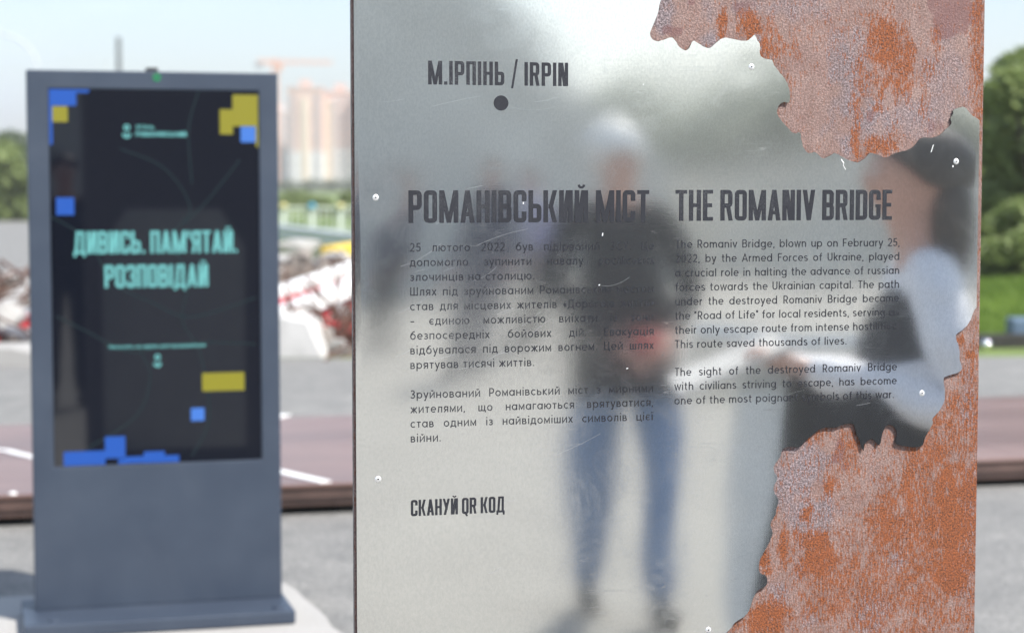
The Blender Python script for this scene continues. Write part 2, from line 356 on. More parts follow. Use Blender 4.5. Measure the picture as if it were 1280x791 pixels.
# --- geometric monoline text face: cap height 1, x-height .72
X = 0.70; cy = X / 2; ry = cy - 0.05; s0 = 0.05
def ln(*p): return list(p)
def circ(cx, rx=0.275, a0=0, a1=360): return arc(cx, cy, rx, ry, a0, a1, 14 if a1 - a0 == 360 else None)
def st(x, y0=0.0, y1=X): return [(x, y0), (x, y1)]
def bow(x, y0, y1, rx): # D-like bowl to the right
    r = (y1 - y0) / 2; return [(x, y1)] + arc(x + rx - r * .9, (y0 + y1) / 2, r * .9, r, 90, -90, 7) + [(x, y0)]
TXT = {
 'о': (.70, [circ(.35)]), 'a': (.70, [circ(.33), st(.61)]), 'b': (.72, [circ(.37), st(.09, 0, 1)]), 'c': (.60, [circ(.35, .275, 48, 312)]),
 'd': (.72, [circ(.33), st(.61, 0, 1)]), 'e': (.68, [arc(.35, cy, .275, ry, 0, 315, 12), ln((.08, cy), (.62, cy))]),
 'f': (.40, [[(.19, 0), (.19, .80)] + arc(.36, .80, .17, .16, 180, 95, 4), ln((.03, .64), (.36, .64))]),
 'g': (.72, [circ(.33), [(.61, X), (.61, -.05)] + arc(.34, -.05, .27, .20, 0, -150, 6)]),
 'h': (.64, [st(.09, 0, 1), [(.09, .36)] + arc(.32, .40, .23, .25, 170, 0, 6) + [(.55, 0)]]),
 'i': (.20, [st(.10), [(.10, .88), (.10, 1.0)]]), 'k': (.56, [st(.09, 0, 1), ln((.09, .26), (.50, X)), ln((.24, .42), (.53, 0))]), 'l': (.20, [st(.10, 0, 1)]),
 'm': (1.0, [st(.09), [(.09, .36)] + arc(.29, .42, .20, .23, 170, 0, 5) + [(.49, 0)], [(.49, .36)] + arc(.70, .42, .20, .23, 170, 0, 5) + [(.90, 0)]]),
 'n': (.64, [st(.09), [(.09, .36)] + arc(.32, .40, .23, .25, 170, 0, 6) + [(.55, 0)]]),
 'p': (.72, [circ(.37), st(.09, -.28, X)]), 'r': (.38, [st(.09), [(.09, .38)] + arc(.34, .38, .25, .27, 175, 90, 4)]),
 's': (.52, [arc(.26, .51, .17, .145, 30, 270, 7)[:-1] + [(.26, .36)] + arc(.26, .20, .19, .155, 90, -150, 7)]),
 't': (.42, [[(.18, .92), (.18, .18)] + arc(.33, .18, .15, .13, 180, 280, 4), ln((.03, .65), (.36, .65))]),
 'u': (.64, [st(.55), [(.09, X)] + arc(.32, .30, .23, .25, 180, 350, 6)]), 'v': (.58, [ln((.04, X), (.29, .02), (.54, X))]),
 'w': (.84, [ln((.04, X), (.23, .02), (.42, X), (.61, .02), (.80, X))]), 'y': (.58, [ln((.04, X), (.30, .02)), ln((.54, X), (.20, -.26), (.08, -.26))]),
 'T': (.62, [ln((.03, .95), (.59, .95)), st(.31, 0, .95)]), 'R': (.66, [st(.10, 0, 1), bow(.10, .42, .95, .46), ln((.34, .42), (.58, 0))]),
 'B': (.68, [st(.10, 0, 1), bow(.10, .05, .52, .50), bow(.10, .52, .95, .45)]), 'F': (.56, [st(.10, 0, 1), ln((.10, .95), (.52, .95)), ln((.10, .5), (.47, .5))]),
 'A': (.76, [ln((.04, 0), (.38, .97), (.72, 0)), ln((.17, .3), (.59, .3))]), 'U': (.72, [[(.10, 1)] + arc(.36, .32, .26, .27, 180, 360, 8) + [(.62, 1)]]),
 'L': (.52, [[(.10, 1), (.10, .05), (.48, .05)]]),
 '2': (.60, [arc(.29, .71, .22, .24, 165, -20, 7) + [(.47, .52), (.08, .05), (.55, .05)]]), '0': (.70, [arc(.35, .5, .26, .45, 0, 360, 16)]),
 '5': (.60, [[(.51, .95), (.16, .95), (.12, .56)] + arc(.28, .33, .24, .27, 125, -150, 9)]),
 ',': (.20, [ln((.12, .08), (.06, -.14))]), '.': (.20, [ln((.10, 0), (.10, .12))]), '"': (.30, [ln((.09, .72), (.09, 1)), ln((.21, .72), (.21, 1))]), ' ': (.28, []),
 '–': (.60, [ln((.05, .38), (.50, .38))]), '«': (.44, [ln((.22, .58), (.08, .36), (.22, .14)), ln((.38, .58), (.24, .36), (.38, .14))]), '»': (.44, [ln((.08, .58), (.22, .36), (.08, .14)), ln((.24, .58), (.38, .36), (.24, .14))]),
 'б': (.70, [circ(.35), arc(.35, cy, .275, .45, 180, 110, 4) + [(.30, .86), (.56, .97)]]), 'в': (.60, [st(.09), bow(.09, .05, .36, .42), bow(.09, .36, .65, .37)]),
 'г': (.46, [[(.09, 0), (.09, .65), (.44, .65)]]), 'д': (.70, [ln((.15, .05), (.20, .65), (.55, .65), (.55, .05)), ln((.05, -.16), (.05, .05), (.65, .05), (.65, -.16))]),
 'є': (.60, [circ(.35, .275, 48, 312), ln((.08, cy), (.48, cy))]), 'ж': (.84, [st(.42), ln((.05, X), (.36, .36), (.05, 0)), ln((.79, X), (.48, .36), (.79, 0)), ln((.36, .36), (.48, .36))]),
 'з': (.52, [arc(.24, .51, .18, .145, 150, -90, 7) + arc(.24, .21, .21, .16, 90, -150, 7)]), 'и': (.66, [ln((.09, X), (.09, .03), (.57, .67), (.57, 0))]),
 'й': (.66, [ln((.09, X), (.09, .03), (.57, .67), (.57, 0)), arc(.33, .95, .12, .10, 190, 350, 5)]), 'і': (.20, [st(.10), [(.10, .88), (.10, 1.0)]]),
 'ї': (.26, [st(.13), [(.04, .88), (.04, 1.0)], [(.22, .88), (.22, 1.0)]]), 'к': (.56, [st(.09), ln((.50, X), (.14, .36), (.52, 0))]),
 'л': (.62, [ln((.04, .05), (.14, .08), (.18, .65), (.53, .65), (.53, 0))]), 'м': (.76, [ln((.09, 0), (.09, .67), (.38, .12), (.67, .67), (.67, 0))]),
 'н': (.64, [st(.09), st(.55), ln((.09, .36), (.55, .36))]), 'п': (.64, [ln((.09, 0), (.09, .65), (.55, .65), (.55, 0))]),
 'т': (.54, [st(.27), ln((.03, .65), (.51, .65))]), 'х': (.56, [ln((.05, X), (.51, 0)), ln((.51, X), (.05, 0))]),
 'ц': (.70, [ln((.09, X), (.09, .05), (.65, .05), (.65, -.16)), st(.55)]), 'ч': (.60, [st(.51), [(.09, X), (.09, .45)] + arc(.26, .42, .17, .14, 180, 270, 4) + [(.51, .28)]]),
 'ш': (.88, [ln((.09, X), (.09, .05), (.79, .05), (.79, X)), st(.44)]), 'щ': (.94, [ln((.09, X), (.09, .05), (.89, .05), (.89, -.16)), st(.44), st(.79)]),
 'ь': (.58, [st(.09), bow(.09, .05, .42, .42)]), 'ю': (.92, [st(.09), ln((.09, cy), (.33, cy)), arc(.59, cy, .26, ry, 0, 360, 14)]),
 'я': (.60, [st(.51), [(.51, .65), (.24, .65)] + arc(.24, .48, .16, .17, 90, 270, 6) + [(.51, .31)], ln((.30, .31), (.07, 0))]),
 'Ш': (1.0, [ln((.10, 1), (.10, .05), (.90, .05), (.90, 1)), st(.50, 0, 1)]), 'Р': (.64, [st(.10, 0, 1), bow(.10, .40, .95, .48)]),
 'Д': (.84, [ln((.18, .05), (.25, .95), (.68, .95), (.68, .05)), ln((.06, -.2), (.06, .05), (.78, .05), (.78, -.2))]), 'Ц': (.80, [ln((.10, 1), (.10, .05), (.74, .05), (.74, -.18)), st(.62, 0, 1)]),
 'З': (.60, [arc(.27, .73, .21, .22, 150, -90, 7) + arc(.27, .28, .25, .23, 90, -150, 7)]), 'Е': (.58, [st(.10, 0, 1), ln((.10, .95), (.53, .95)), ln((.10, .5), (.48, .5)), ln((.10, .05), (.53, .05))]),
 'С': (.80, [arc(.46, .5, .36, .45, 48, 312, 12)]), 'Н': (.74, [st(.10, 0, 1), st(.64, 0, 1), ln((.10, .5), (.64, .5))]), 'У': (.62, [ln((.04, 1), (.32, .30)), ln((.58, 1), (.26, .05), (.08, .05))]),
}
TXT.update({'І': (.20, [st(.10, 0, 1)]), 'П': (.72, [ln((.10, 0), (.10, .95), (.62, .95), (.62, 0))]), 'Ь': (.62, [st(.10, 0, 1), bow(.10, .05, .52, .46)])})
for a_, b_ in (('о', 'o'), ('a', 'а'), ('c', 'с'), ('e', 'е'), ('p', 'р'), ('y', 'у')):
    if a_ in TXT: TXT[b_] = TXT[a_]
    else: TXT[a_] = TXT[b_]
def line_polys(text, font, gap, weight=0.052):
    x = 0; out = []; words = []
    for ch in text:
        w, gl = font[ch]
        qs = gl if font is DISP else [q for s in gl for q in offset_strip(s, weight)]
        out.append((x, w, qs, ch)); x += w + gap
    return out, x - gap
def layout(mb_polys, text, font, x0, x1, y, cap, gap, justify=False, weight=0.052):
    """append quads of a line set between x0 and x1 (metres) with its baseline at y"""
    gl, wn_ = line_polys(text, font, gap, weight)
    if x1 is None: sx_ = cap; extra = 0
    elif justify:
        nsp = text.count(' '); sx_ = cap; extra = ((x1 - x0) - wn_ * cap) / max(1, nsp)
    else: sx_ = (x1 - x0) / wn_; extra = 0
    k = 0
    for x, w, qs, ch in gl:
        if ch == ' ': k += 1
        for q in qs: mb_polys.append([(x0 + (x + px) * sx_ + extra * k, y + py * cap) for px, py in q])
def polys_to_obj(polys, name, material, parent, zf, sub=0):
    """each polygon a face lying on the surface given by zf(u, v) -> distance in front (towards -y)"""
    mb = MB()
    for i, q in enumerate(polys):
        e = 0.00001 * (i % 7)
        a = sum(q[k][0] * q[(k + 1) % len(q)][1] - q[(k + 1) % len(q)][0] * q[k][1] for k in range(len(q)))
        if a < 0: q = q[::-1]
        mb.add([(u, -(zf(u, v) + e), v) for u, v in q], [tuple(range(len(q)))])
    me = bpy.data.meshes.new(name); me.from_pydata(mb.v, [], mb.f)
    return link(name, me, material, parent)

# ================================================================== SETTING
def sheet(name, pts, z, m, kind='structure', label=None):
    mb = MB(); mb.add([(p[0], p[1], z) for p in pts], [tuple(range(len(pts)))])
    o = mb.build(name, m); tag(o, label, kind=kind); return o
def grid_sheet(name, x0, x1, y0, y1, nx, ny, zf, m):
    mb = MB(); vs = [(x0 + (x1 - x0) * i / nx, y0 + (y1 - y0) * j / ny) for j in range(ny + 1) for i in range(nx + 1)]
    mb.add([(x, y, zf(x, y)) for x, y in vs], [(j * (nx + 1) + i, j * (nx + 1) + i + 1, (j + 1) * (nx + 1) + i + 1, (j + 1) * (nx + 1) + i) for j in range(ny) for i in range(nx)])
    return mb.build(name, m, smooth=True)
sheet('ground', [(-1500, -800), (1500, -800), (1500, 1800), (-1500, 1800)], -0.02, M_GRND, label='flat green ground reaching to the horizon')
sheet('plaza_pavement', [(-26, -34), (34, -30), (24, 18.6), (-1.4, 17.75), (-26, 17.0)], -0.012, M_ASPH, label='pale grey worn asphalt of the open square')
lr = [gnd(-300, 440), gnd(150, 330), gnd(120, 262), gnd(-120, 262), gnd(-900, 330)]
sheet('road', [(p.x, p.y) for p in lr], -0.008, M_ASPH, label='grey asphalt road running off behind the wreckage')
sheet('sandy_ground', [(-60, -34), (-60, -60), (80, -64), (80, -26), (34, -30)], -0.006, M_SAND, label='pale sandy verge behind the viewer')

sheet('added_pale_ground', [(-30, -24), (40, -24), (40, 3.2), (-30, 4.6)], -0.004, mat('added_ground_tone', (0.23, 0.222, 0.20), .9, scale=1.5, col2=(0.285, 0.277, 0.25), bump=.004, bscale=60), label='pale ground added out of view to brighten the mirrored steel')  # unseen pale ground added to brighten what the steel mirrors
# ================================================================== 1. THE STEEL AND RUST PANEL
panel = empty('information_panel', P0, THETA)
tag(panel, 'tall information panel of torn mirror steel over a rusty plate, standing in front', 'information board')
# rust plate with painted-in maps of its own patina
g = G('rusted_steel_plate')
ora = g.attr('orange'); lil = g.attr('lilac'); mar = g.attr('maroon')
grain = g.noise(330, 3, 0.7); grain2 = g.noise(310, 3, 0.75, loc=(3, 1, 7)); streak = g.noise(300, 3, 0.75, stretch=(1.0, 1, 0.24)); blot = g.noise(26, 5, 0.65); blot2 = g.noise(60, 5, 0.7, stretch=(1, 1, 0.5), loc=(9, 2, 3))
base = g.mix(g.ramp(blot, (0.3, 0.0), (0.7, 1.0)), (0.225, 0.142, 0.124), (0.30, 0.212, 0.187))
lilm = g.ramp(g.math('ADD', lil, g.math('MULTIPLY', g.math('SUBTRACT', blot2, 0.5), 0.9)), (0.30, 0.0), (0.75, 0.85))
base = g.mix(lilm, base, (0.225, 0.192, 0.205))
# coarse pale / dark speckle of the mill scale
sp = g.ramp(grain2, (0.38, 0.0), (0.52, 0.45), (0.60, 1.0))
spk = g.mix(sp, (0.10, 0.06, 0.06), (1.9, 1.86, 1.84))
k1 = g.math('ADD', 0.38, g.math('MULTIPLY', lilm, 0.38), clamp=True)
base = g.mix(k1, base, g.mix(1.0, base, spk, 'MULTIPLY'))
marm = g.ramp(g.math('ADD', mar, g.math('MULTIPLY', g.math('SUBTRACT', blot2, 0.5), 0.9)), (0.45, 0.0), (0.62, 1.0))
base = g.mix(g.math('MULTIPLY', marm, 0.6), base, g.mix(grain, (0.085, 0.032, 0.034), (0.22, 0.10, 0.10)))
# orange rust: flecks everywhere, solid where the map is high
ov = g.math('ADD', ora, g.math('MULTIPLY', g.math('SUBTRACT', streak, 0.5), 3.6))
ov = g.math('ADD', ov, g.math('MULTIPLY', g.math('SUBTRACT', blot2, 0.5), 0.9))
orm = g.ramp(ov, (0.36, 0.0), (0.88, 0.95))
orc = g.mix(g.ramp(grain, (0.36, 0.0), (0.64, 1.0)), (0.035, 0.012, 0.007), (0.37, 0.105, 0.028))
orc = g.mix(g.ramp(blot, (0.45, 0.0), (0.65, 0.4)), orc, (0.30, 0.082, 0.022))
base = g.mix(g.math('MULTIPLY', g.ramp(g.noise(18, 5, 0.6, stretch=(1.6, 1, 0.18), loc=(2, 2, 2)), (0.48, 0.0), (0.70, 1.0)), 0.35), base, (0.12, 0.07, 0.055))
col = g.mix(orm, base, orc)
g.set(Base_Color=col, Roughness=g.math('ADD', 0.58, g.math('MULTIPLY', grain, 0.35)), Specular_IOR_Level=0.4)
g.bump(g.math('ADD', grain2, g.math('MULTIPLY', grain, 0.6)), 0.0022, 0.75)
M_RUST = g.m
OR = [(905, 25, 7, 20, 1), (943, 31, 20, 14, 1), (962, 52, 13, 24, .75), (975, 100, 16, 45, .35), (1108, 60, 20, 55, .95), (1120, 75, 24, 35, .8), (1100, 105, 9, 22, .9), (1135, 88, 9, 26, .8), (1076, 95, 6, 28, .8), (1093, 20, 12, 12, .5), (1130, 30, 6, 12, .6),
      (1071, 135, 7, 16, .7), (1069, 178, 6, 26, .95), (1097, 181, 14, 12, .85), (1120, 175, 9, 16, .7), (1098, 135, 5, 8, .7), (1170, 60, 8, 30, .5), (1222, 60, 8, 90, .5), (1155, 110, 6, 40, .45), (1060, 40, 60, 40, .22),
      (1135, 600, 9, 75, .7), (1190, 660, 26, 75, .95), (1165, 650, 40, 90, .55), (1115, 655, 26, 36, .7), (1022, 692, 32, 20, .85), (1045, 730, 50, 45, .45), (980, 682, 5, 22, .9), (953, 697, 6, 12, .9), (956, 713, 12, 6, .7), (1010, 642, 6, 12, .85), (1040, 603, 9, 14, .65), (960, 778, 30, 26, .8), (1100, 740, 70, 60, .42), (1160, 760, 50, 50, .35),
      (1062, 560, 14, 30, .4), (1172, 560, 30, 45, .55), (1201, 424, 3, 5, .9), (1213, 443, 6, 4, .9), (1205, 520, 16, 60, .4), (1192, 505, 8, 25, .5), (1215, 250, 5, 120, .35), (1010, 544, 22, 8, .45), (1140, 700, 20, 60, .5), (960, 60, 8, 14, .8), (993, 60, 10, 20, .4)]
LI = [(1060, 90, 30, 55, .75), (1085, 150, 40, 28, .8), (1140, 150, 50, 30, .6), (1030, 185, 12, 14, .2), (1060, 185, 10, 18, .8), (1180, 90, 30, 60, .55), (960, 10, 150, 18, .55), (945, 60, 7, 16, 1), (826, 15, 14, 30, .9), (885, 52, 14, 12, .7), (1000, 590, 34, 38, .85), (1020, 640, 34, 28, .85), (985, 640, 14, 30, .6), (1000, 690, 8, 60, .6), (975, 740, 18, 22, .7), (1120, 703, 11, 13, .95),
      (1210, 640, 12, 55, .8), (1200, 710, 16, 45, .75), (1208, 500, 12, 34, .75), (1090, 770, 30, 26, .7), (1207, 470, 12, 14, .6), (1012, 775, 14, 14, .6), (1095, 580, 14, 40, .35), (1035, 710, 10, 10, .4)]
MA = [(1190, 15, 34, 24, .95), (1180, 40, 16, 10, .7), (840, 40, 14, 8, .7), (930, 10, 26, 14, .6), (1050, 565, 7, 16, .95), (1056, 583, 7, 8, .8), (866, 4, 8, 5, .8), (1170, 160, 20, 12, .55), (1088, 148, 8, 12, .6), (1060, 15, 40, 16, .5), (1000, 20, 30, 12, .4), (880, 20, 20, 20, .2)]
NXp, NZp = 170, 380
us = np.linspace(0, U1, NXp + 1); vs_ = np.linspace(0.0, VTOP, NZp + 1)
UU, VV = np.meshgrid(us, vs_)
# pixel position each surface point has in the photograph
wx = P0.x + UU * D.x; wy = P0.y + UU * D.y; wz = VV - CAM.z
fz = wy * _f.y + wz * _f.z; PXg = CX + F * wx / fz; PYg = CY - F * (wy * _u.y + wz * _u.z) / fz
nzmap = np.array([[mnoise.noise((u * 60, v * 34, 0)) for u in us] for v in vs_])
nz2 = np.array([[mnoise.noise((u * 22 + 5, v * 12, 3)) for u in us] for v in vs_])
def paint(lst, extra=0.0):
    a = np.zeros_like(PXg)
    for x, y, rx_, ry_, s in lst:
        d = np.sqrt(((PXg - x) / rx_) ** 2 + ((PYg - y) / ry_) ** 2) + nzmap * 0.95 + nz2 * 0.7
        a = np.maximum(a, s * np.clip((1.7 - d) * .8, 0, 1))
    out = (PYg < -20) | (PYg > 815)
    return np.where(out, np.clip(nz2 * 1.3 + extra, 0, 1), a)
aO, aL, aM = paint(OR, 0.1), paint(LI, 0.15), paint(MA, -0.2)
aO = np.clip(aO + 0.19 + 0.05 * nz2 + 0.20 * np.exp(-((PXg - 1224) / 12) ** 2) + np.where(PYg > 400, 0.12, -0.07), 0, 1.2)
def rust_sheet(name, yy, flip):
    me = bpy.data.meshes.new(name)
    v = np.stack([UU.ravel(), np.full(UU.size, yy), VV.ravel()], 1)
    idx = np.arange((NXp + 1) * (NZp + 1)).reshape(NZp + 1, NXp + 1)
    q = np.stack([idx[:-1, :-1], idx[:-1, 1:], idx[1:, 1:], idx[1:, :-1]], -1).reshape(-1, 4)
    if flip: q = q[:, ::-1]
    me.from_pydata(v.tolist(), [], q.tolist())
    for nm, arr in (('orange', aO), ('lilac', aL), ('maroon', aM)):
        at_ = me.attributes.new(nm, 'FLOAT', 'POINT'); at_.data.foreach_set('value', arr.ravel().astype(np.float32))
    return me
me = rust_sheet('rust_plate', 0.0, False)
rust = link('rust_plate', me, M_RUST, panel)
rust['label'] = 'rough pink and orange rusted plate behind the torn steel'
M_EDGE = mat('sawn_rusty_edge', (0.10, 0.075, 0.065), 0.6, scale=60, col2=(0.30, 0.27, 0.26), bump=0.001, bscale=200)
mb = MB(); mb.box(0.001, U1 - 0.001, 0.0006, 0.016, 0.0, VTOP - 0.001); mb.build('plate_core', M_EDGE, panel)
mb = MB(); mb.box(-0.05, U1 + 0.05, -0.10, 0.16, -0.01, 0.012); mb.build('foot_plate', M_EDGE, panel, bevel=0.003)

# torn steel sheet
OUT = [(443.2, -217, 0)]
UP = [(842, -217), (829, -190), (846, -165), (832, -130), (850, -100), (838, -62), (845, -30), (825.5, 0), (821.4, 16.4), (815.6, 31), (811.5, 42.7), (814, 49.3), (819.7, 52.2), (828, 50.6), (837, 47.6), (842.7, 51), (847.7, 59), (855, 63.7), (860, 60.8), (865, 51.8), (870.7, 54.2), (878.9, 59), (885.4, 60.8), (892, 55.9), (900, 49.3), (908.4, 48.1), (921.6, 51), (931.4, 51.6), (938, 47.6), (942, 44.4), (945.4, 51), (948.7, 57.5), (948.4, 67.4), (950.3, 71.5), (956, 74.3), (963.5, 75.6), (966, 81.3), (971.7, 89.5), (978, 97), (983, 105), (986, 116.7), (984.9, 128), (978.3, 128), (971.5, 133), (970, 142.3), (973.8, 149), (982.9, 159.3), (990.8, 167.2), (998.7, 166), (1000.3, 172.9), (1001.7, 180.8), (1005.5, 188.7), (1011, 191.7), (1018, 190.6), (1024.8, 196.7), (1029.3, 197.8), (1036, 195), (1041.8, 191.5), (1049.7, 195), (1058.7, 200), (1070, 203), (1079, 199), (1086, 191.5), (1095, 193.3), (1106, 197.4), (1117.6, 192), (1131, 188.7), (1141.4, 183), (1149.4, 173.3), (1160.7, 172.4), (1173, 169.5), (1181, 161.6), (1187.9, 154.8), (1186.7, 148), (1190, 142.3), (1190.6, 137.8), (1202.6, 133.9), (1208, 137.8), (1214, 144.6), (1223.2, 150.7)]
DN = [(1219.0, 384), (1216, 389), (1209.7, 403.8), (1201.7, 411.8), (1194.5, 417), (1193.7, 422.4), (1197.7, 437), (1198.5, 450), (1201, 461), (1193.7, 466), (1183, 469.4), (1178.3, 473), (1179.4, 487.5), (1178.9, 500.8), (1172.5, 512.7), (1164.5, 522), (1164, 530), (1155, 546), (1148.7, 557.9), (1119.5, 554.5), (1120, 543), (1117.5, 534.4), (1111.6, 530.5), (1105.8, 531.9), (1101.9, 541), (1097.6, 555.9), (1092, 550), (1086, 548.5), (1079.4, 554), (1077.5, 562.7), (1073.5, 551), (1069, 541), (1066.7, 531.5), (1062.8, 528.6), (1051, 530.5), (1043.3, 533.8), (1029.6, 533.8), (1019.8, 538.3), (1008, 548), (997.4, 557.9), (986.6, 557.5), (976.9, 560.8), (973.9, 570.5), (966, 582), (967, 590), (970.4, 596), (966, 607.7), (967, 615.5), (972, 625), (969, 635), (968, 643), (961.6, 653.4), (964.5, 664.8), (959.7, 678), (953, 690.6), (947.9, 701), (948.8, 714.5), (956.8, 719), (956.8, 730.7), (945.4, 737.4), (939.7, 748.9), (934.9, 762), (928, 769.9), (917.7, 776.6), (911, 785), (905, 791), (880, 815), (856, 828), (849, 868), (806, 905), (786, 960), (724, 1000), (700, 1100), (610, 1180), (540, 1330)]
cont = [UV(x, y) for x, y in UP + DN]
# round the cut line (Catmull-Rom) with a little extra tear
def cat(pts, n=4):
    out = []
    for i in range(len(pts) - 1):
        p0 = pts[max(0, i - 1)]; p1 = pts[i]; p2 = pts[i + 1]; p3 = pts[min(len(pts) - 1, i + 2)]
        for k in range(n):
            t = k / n
            out.append(tuple(0.5 * (2 * p1[c] + (p2[c] - p0[c]) * t + (2 * p0[c] - 5 * p1[c] + 4 * p2[c] - p3[c]) * t * t + (3 * p1[c] - p0[c] - 3 * p2[c] + p3[c]) * t ** 3) for c in (0, 1)))
    return out + [pts[-1]]
nu_ = len(UP)
a_ = cat(cont[:nu_], 3); b_ = cat(cont[nu_:], 3)
def jit(p, i): return (p[0] + 0.0009 * mnoise.noise((p[0] * 330, p[1] * 330, 1)), p[1] + 0.0009 * mnoise.noise((p[0] * 330, p[1] * 330, 9)))
usr = a_[-1][0]
loop = [(0.0032, 0.004), (0.0032, VTOP - 0.004)] + [(a_[0][0], VTOP - 0.004)] + [jit(p, i) for i, p in enumerate(a_[1:-1])] + [(usr, a_[-1][1]), (usr, b_[0][1])] + [jit(p, i) for i, p in enumerate(b_[1:-1])] + [(b_[-1][0], 0.004)]
pts = [Vector(p) for p in loop]; nl = len(pts); edges = [(i, (i + 1) % nl) for i in range(nl)]
step = 0.0125
def inside(x, y):
    c = False; j = nl - 1
    for i in range(nl):
        xi, yi = loop[i]; xj, yj = loop[j]
        if (yi > y) != (yj > y) and x < (xj - xi) * (y - yi) / (yj - yi) + xi: c = not c
        j = i
    return c
for j in range(1, int(VTOP / step)):
    for i in range(1, int(U1 / step)):
        x, y = i * step + (step / 2 if j % 2 else 0), j * step
        if x < usr - 0.003 and y < VTOP - 0.007 and inside(x, y): pts.append(Vector((x, y)))
V_, E_, F_, *_ = delaunay_2d_cdt(pts, edges, [list(range(nl))], 1, 1e-6)
me = bpy.data.meshes.new('steel_sheet')
STEEL_OFF = 0.0042
fs = []
for f in F_:
    a = V_[f[0]]; b = V_[f[1]]; c = V_[f[2]]
    fs.append(tuple(f) if (b - a).cross(c - a) > 0 else tuple(f)[::-1])
me.from_pydata([(v.x, -(STEEL_OFF + wave(v.x, v.y)), v.y) for v in V_], [], fs)
for p in me.polygons: p.use_smooth = True
nrm = []
for v in V_:
    e_ = 1e-4; zu = (wave(v.x + e_, v.y) - wave(v.x - e_, v.y)) / (2 * e_); zv = (wave(v.x, v.y + e_) - wave(v.x, v.y - e_)) / (2 * e_)
    nrm.append(Vector((-zu, -1, -zv)).normalized())
me.normals_split_custom_set_from_vertices(nrm)
g = G('brushed_mirror_steel')
r1 = g.noise(4, 4, 0.6); brush = g.noise(30, 3, 0.6, stretch=(28, 1, 0.6)); brush2 = g.noise(30, 3, 0.6, stretch=(0.8, 1, 30))
def scratches(rot, sc, thr, loc):
    n1 = g.noise(sc, 1, 0.3, stretch=(1.0, 1, 16), rot=(0, rot, 0), loc=loc, dist=0.12)
    l = g.math('ABSOLUTE', g.math('SUBTRACT', n1, 0.5))
    l = g.ramp(l, (0.0, 1.0), (thr, 0.0))
    ms = g.ramp(g.noise(7, 3, 0.6, loc=loc), (0.52, 0.0), (0.66, 1.0))
    return g.math('MULTIPLY', l, ms)
scr = g.math('MAXIMUM', scratches(R(14), 8, 0.010, (1, 0, 2)), scratches(R(28), 6, 0.007, (4, 0, 5)))
scr = g.math('MAXIMUM', scr, scratches(R(3), 7, 0.007, (7, 0, 1)))
scr = g.math('MAXIMUM', scr, g.math('MULTIPLY', scratches(R(-30), 5, 0.005, (2, 0, 8)), 0.8))
scr = g.math('MULTIPLY', scr, 0.16)
fgr = g.noise(420, 2, 0.6, stretch=(1, 1, .5)); smg = g.ramp(g.noise(14, 6, 0.65, dist=1.5), (0.50, 0.0), (0.72, 1.0))
cst = g.mix(g.ramp(fgr, (0.35, 0.0), (0.65, 1.0)), (0.755, 0.765, 0.75), (0.85, 0.855, 0.835))
scr = g.math('MAXIMUM', scr, g.math('MULTIPLY', smg, 0.07))
g.set(Base_Color=g.mix(scr, cst, (0.95, 0.95, 0.95)), Metallic=1.0, Roughness=g.math('ADD', g.math('MULTIPLY', scr, 0.4), g.math('ADD', 0.040, g.math('MULTIPLY', r1, 0.05))))
hh = g.math('ADD', g.math('MULTIPLY', brush, 0.45), g.math('MULTIPLY', brush2, 0.45))
g.bump(hh, 0.000012, 0.8)
# second, hazier lobe: handled, weathered surface
hz_ = g.n('ShaderNodeBsdfAnisotropic', {'Color': (0.70, 0.70, 0.69, 1), 'Roughness': 0.50}, distribution='GGX')
mxs = g.n('ShaderNodeMixShader', {'Fac': 0.06, 1: g.b.outputs[0], 2: hz_})
g.t.links.new(mxs, g.t.nodes['Material Output'].inputs['Surface'])
M_STEEL = g.m
me.materials.append(M_STEEL)
steel = link('steel_sheet', me, None, panel)
steel['label'] = 'thin brushed mirror steel sheet with a ragged torn right edge'
# cut edge of the sheet, 1.5 mm thick
M_CUT = mat('dark_cut_edge', (0.03, 0.028, 0.03), 0.5, var=0.4, scale=300)
mb = MB(); th = 0.0018
for i in range(nl):
    a, b = loop[i], loop[(i + 1) % nl]; za, zb = STEEL_OFF + wave(*a), STEEL_OFF + wave(*b)
    mb.add([(a[0], -za, a[1]), (b[0], -zb, b[1]), (b[0], -zb + th, b[1]), (a[0], -za + th, a[1])], [(0, 1, 2, 3)])
mb.build('cut_edge', M_CUT, panel)
# dark strip put in for the shaded gap along the left edge
mb = MB(); mb.box(0.0045, 0.012, -0.0022, -0.0004, 0.01, VTOP - 0.01); mb.build('gap_shade', M_CUT, panel)
# polished back sheet, bevelled top corners, added to lighten the kiosk screen's reflection
bs = MB(); bs.prism([(0.10, 0.10), (0.90, 0.10), (0.90, 1.25), (0.76, 1.46), (0.24, 1.46), (0.10, 1.25)], 0, 0.003)
o = bs.build('back_reflector', mat('back_steel', (0.6, 0.6, 0.6), .28, metal=1.0, var=.05), panel); o.rotation_euler = (R(90), 0, 0); o.location = (0, 0.0215, 0)
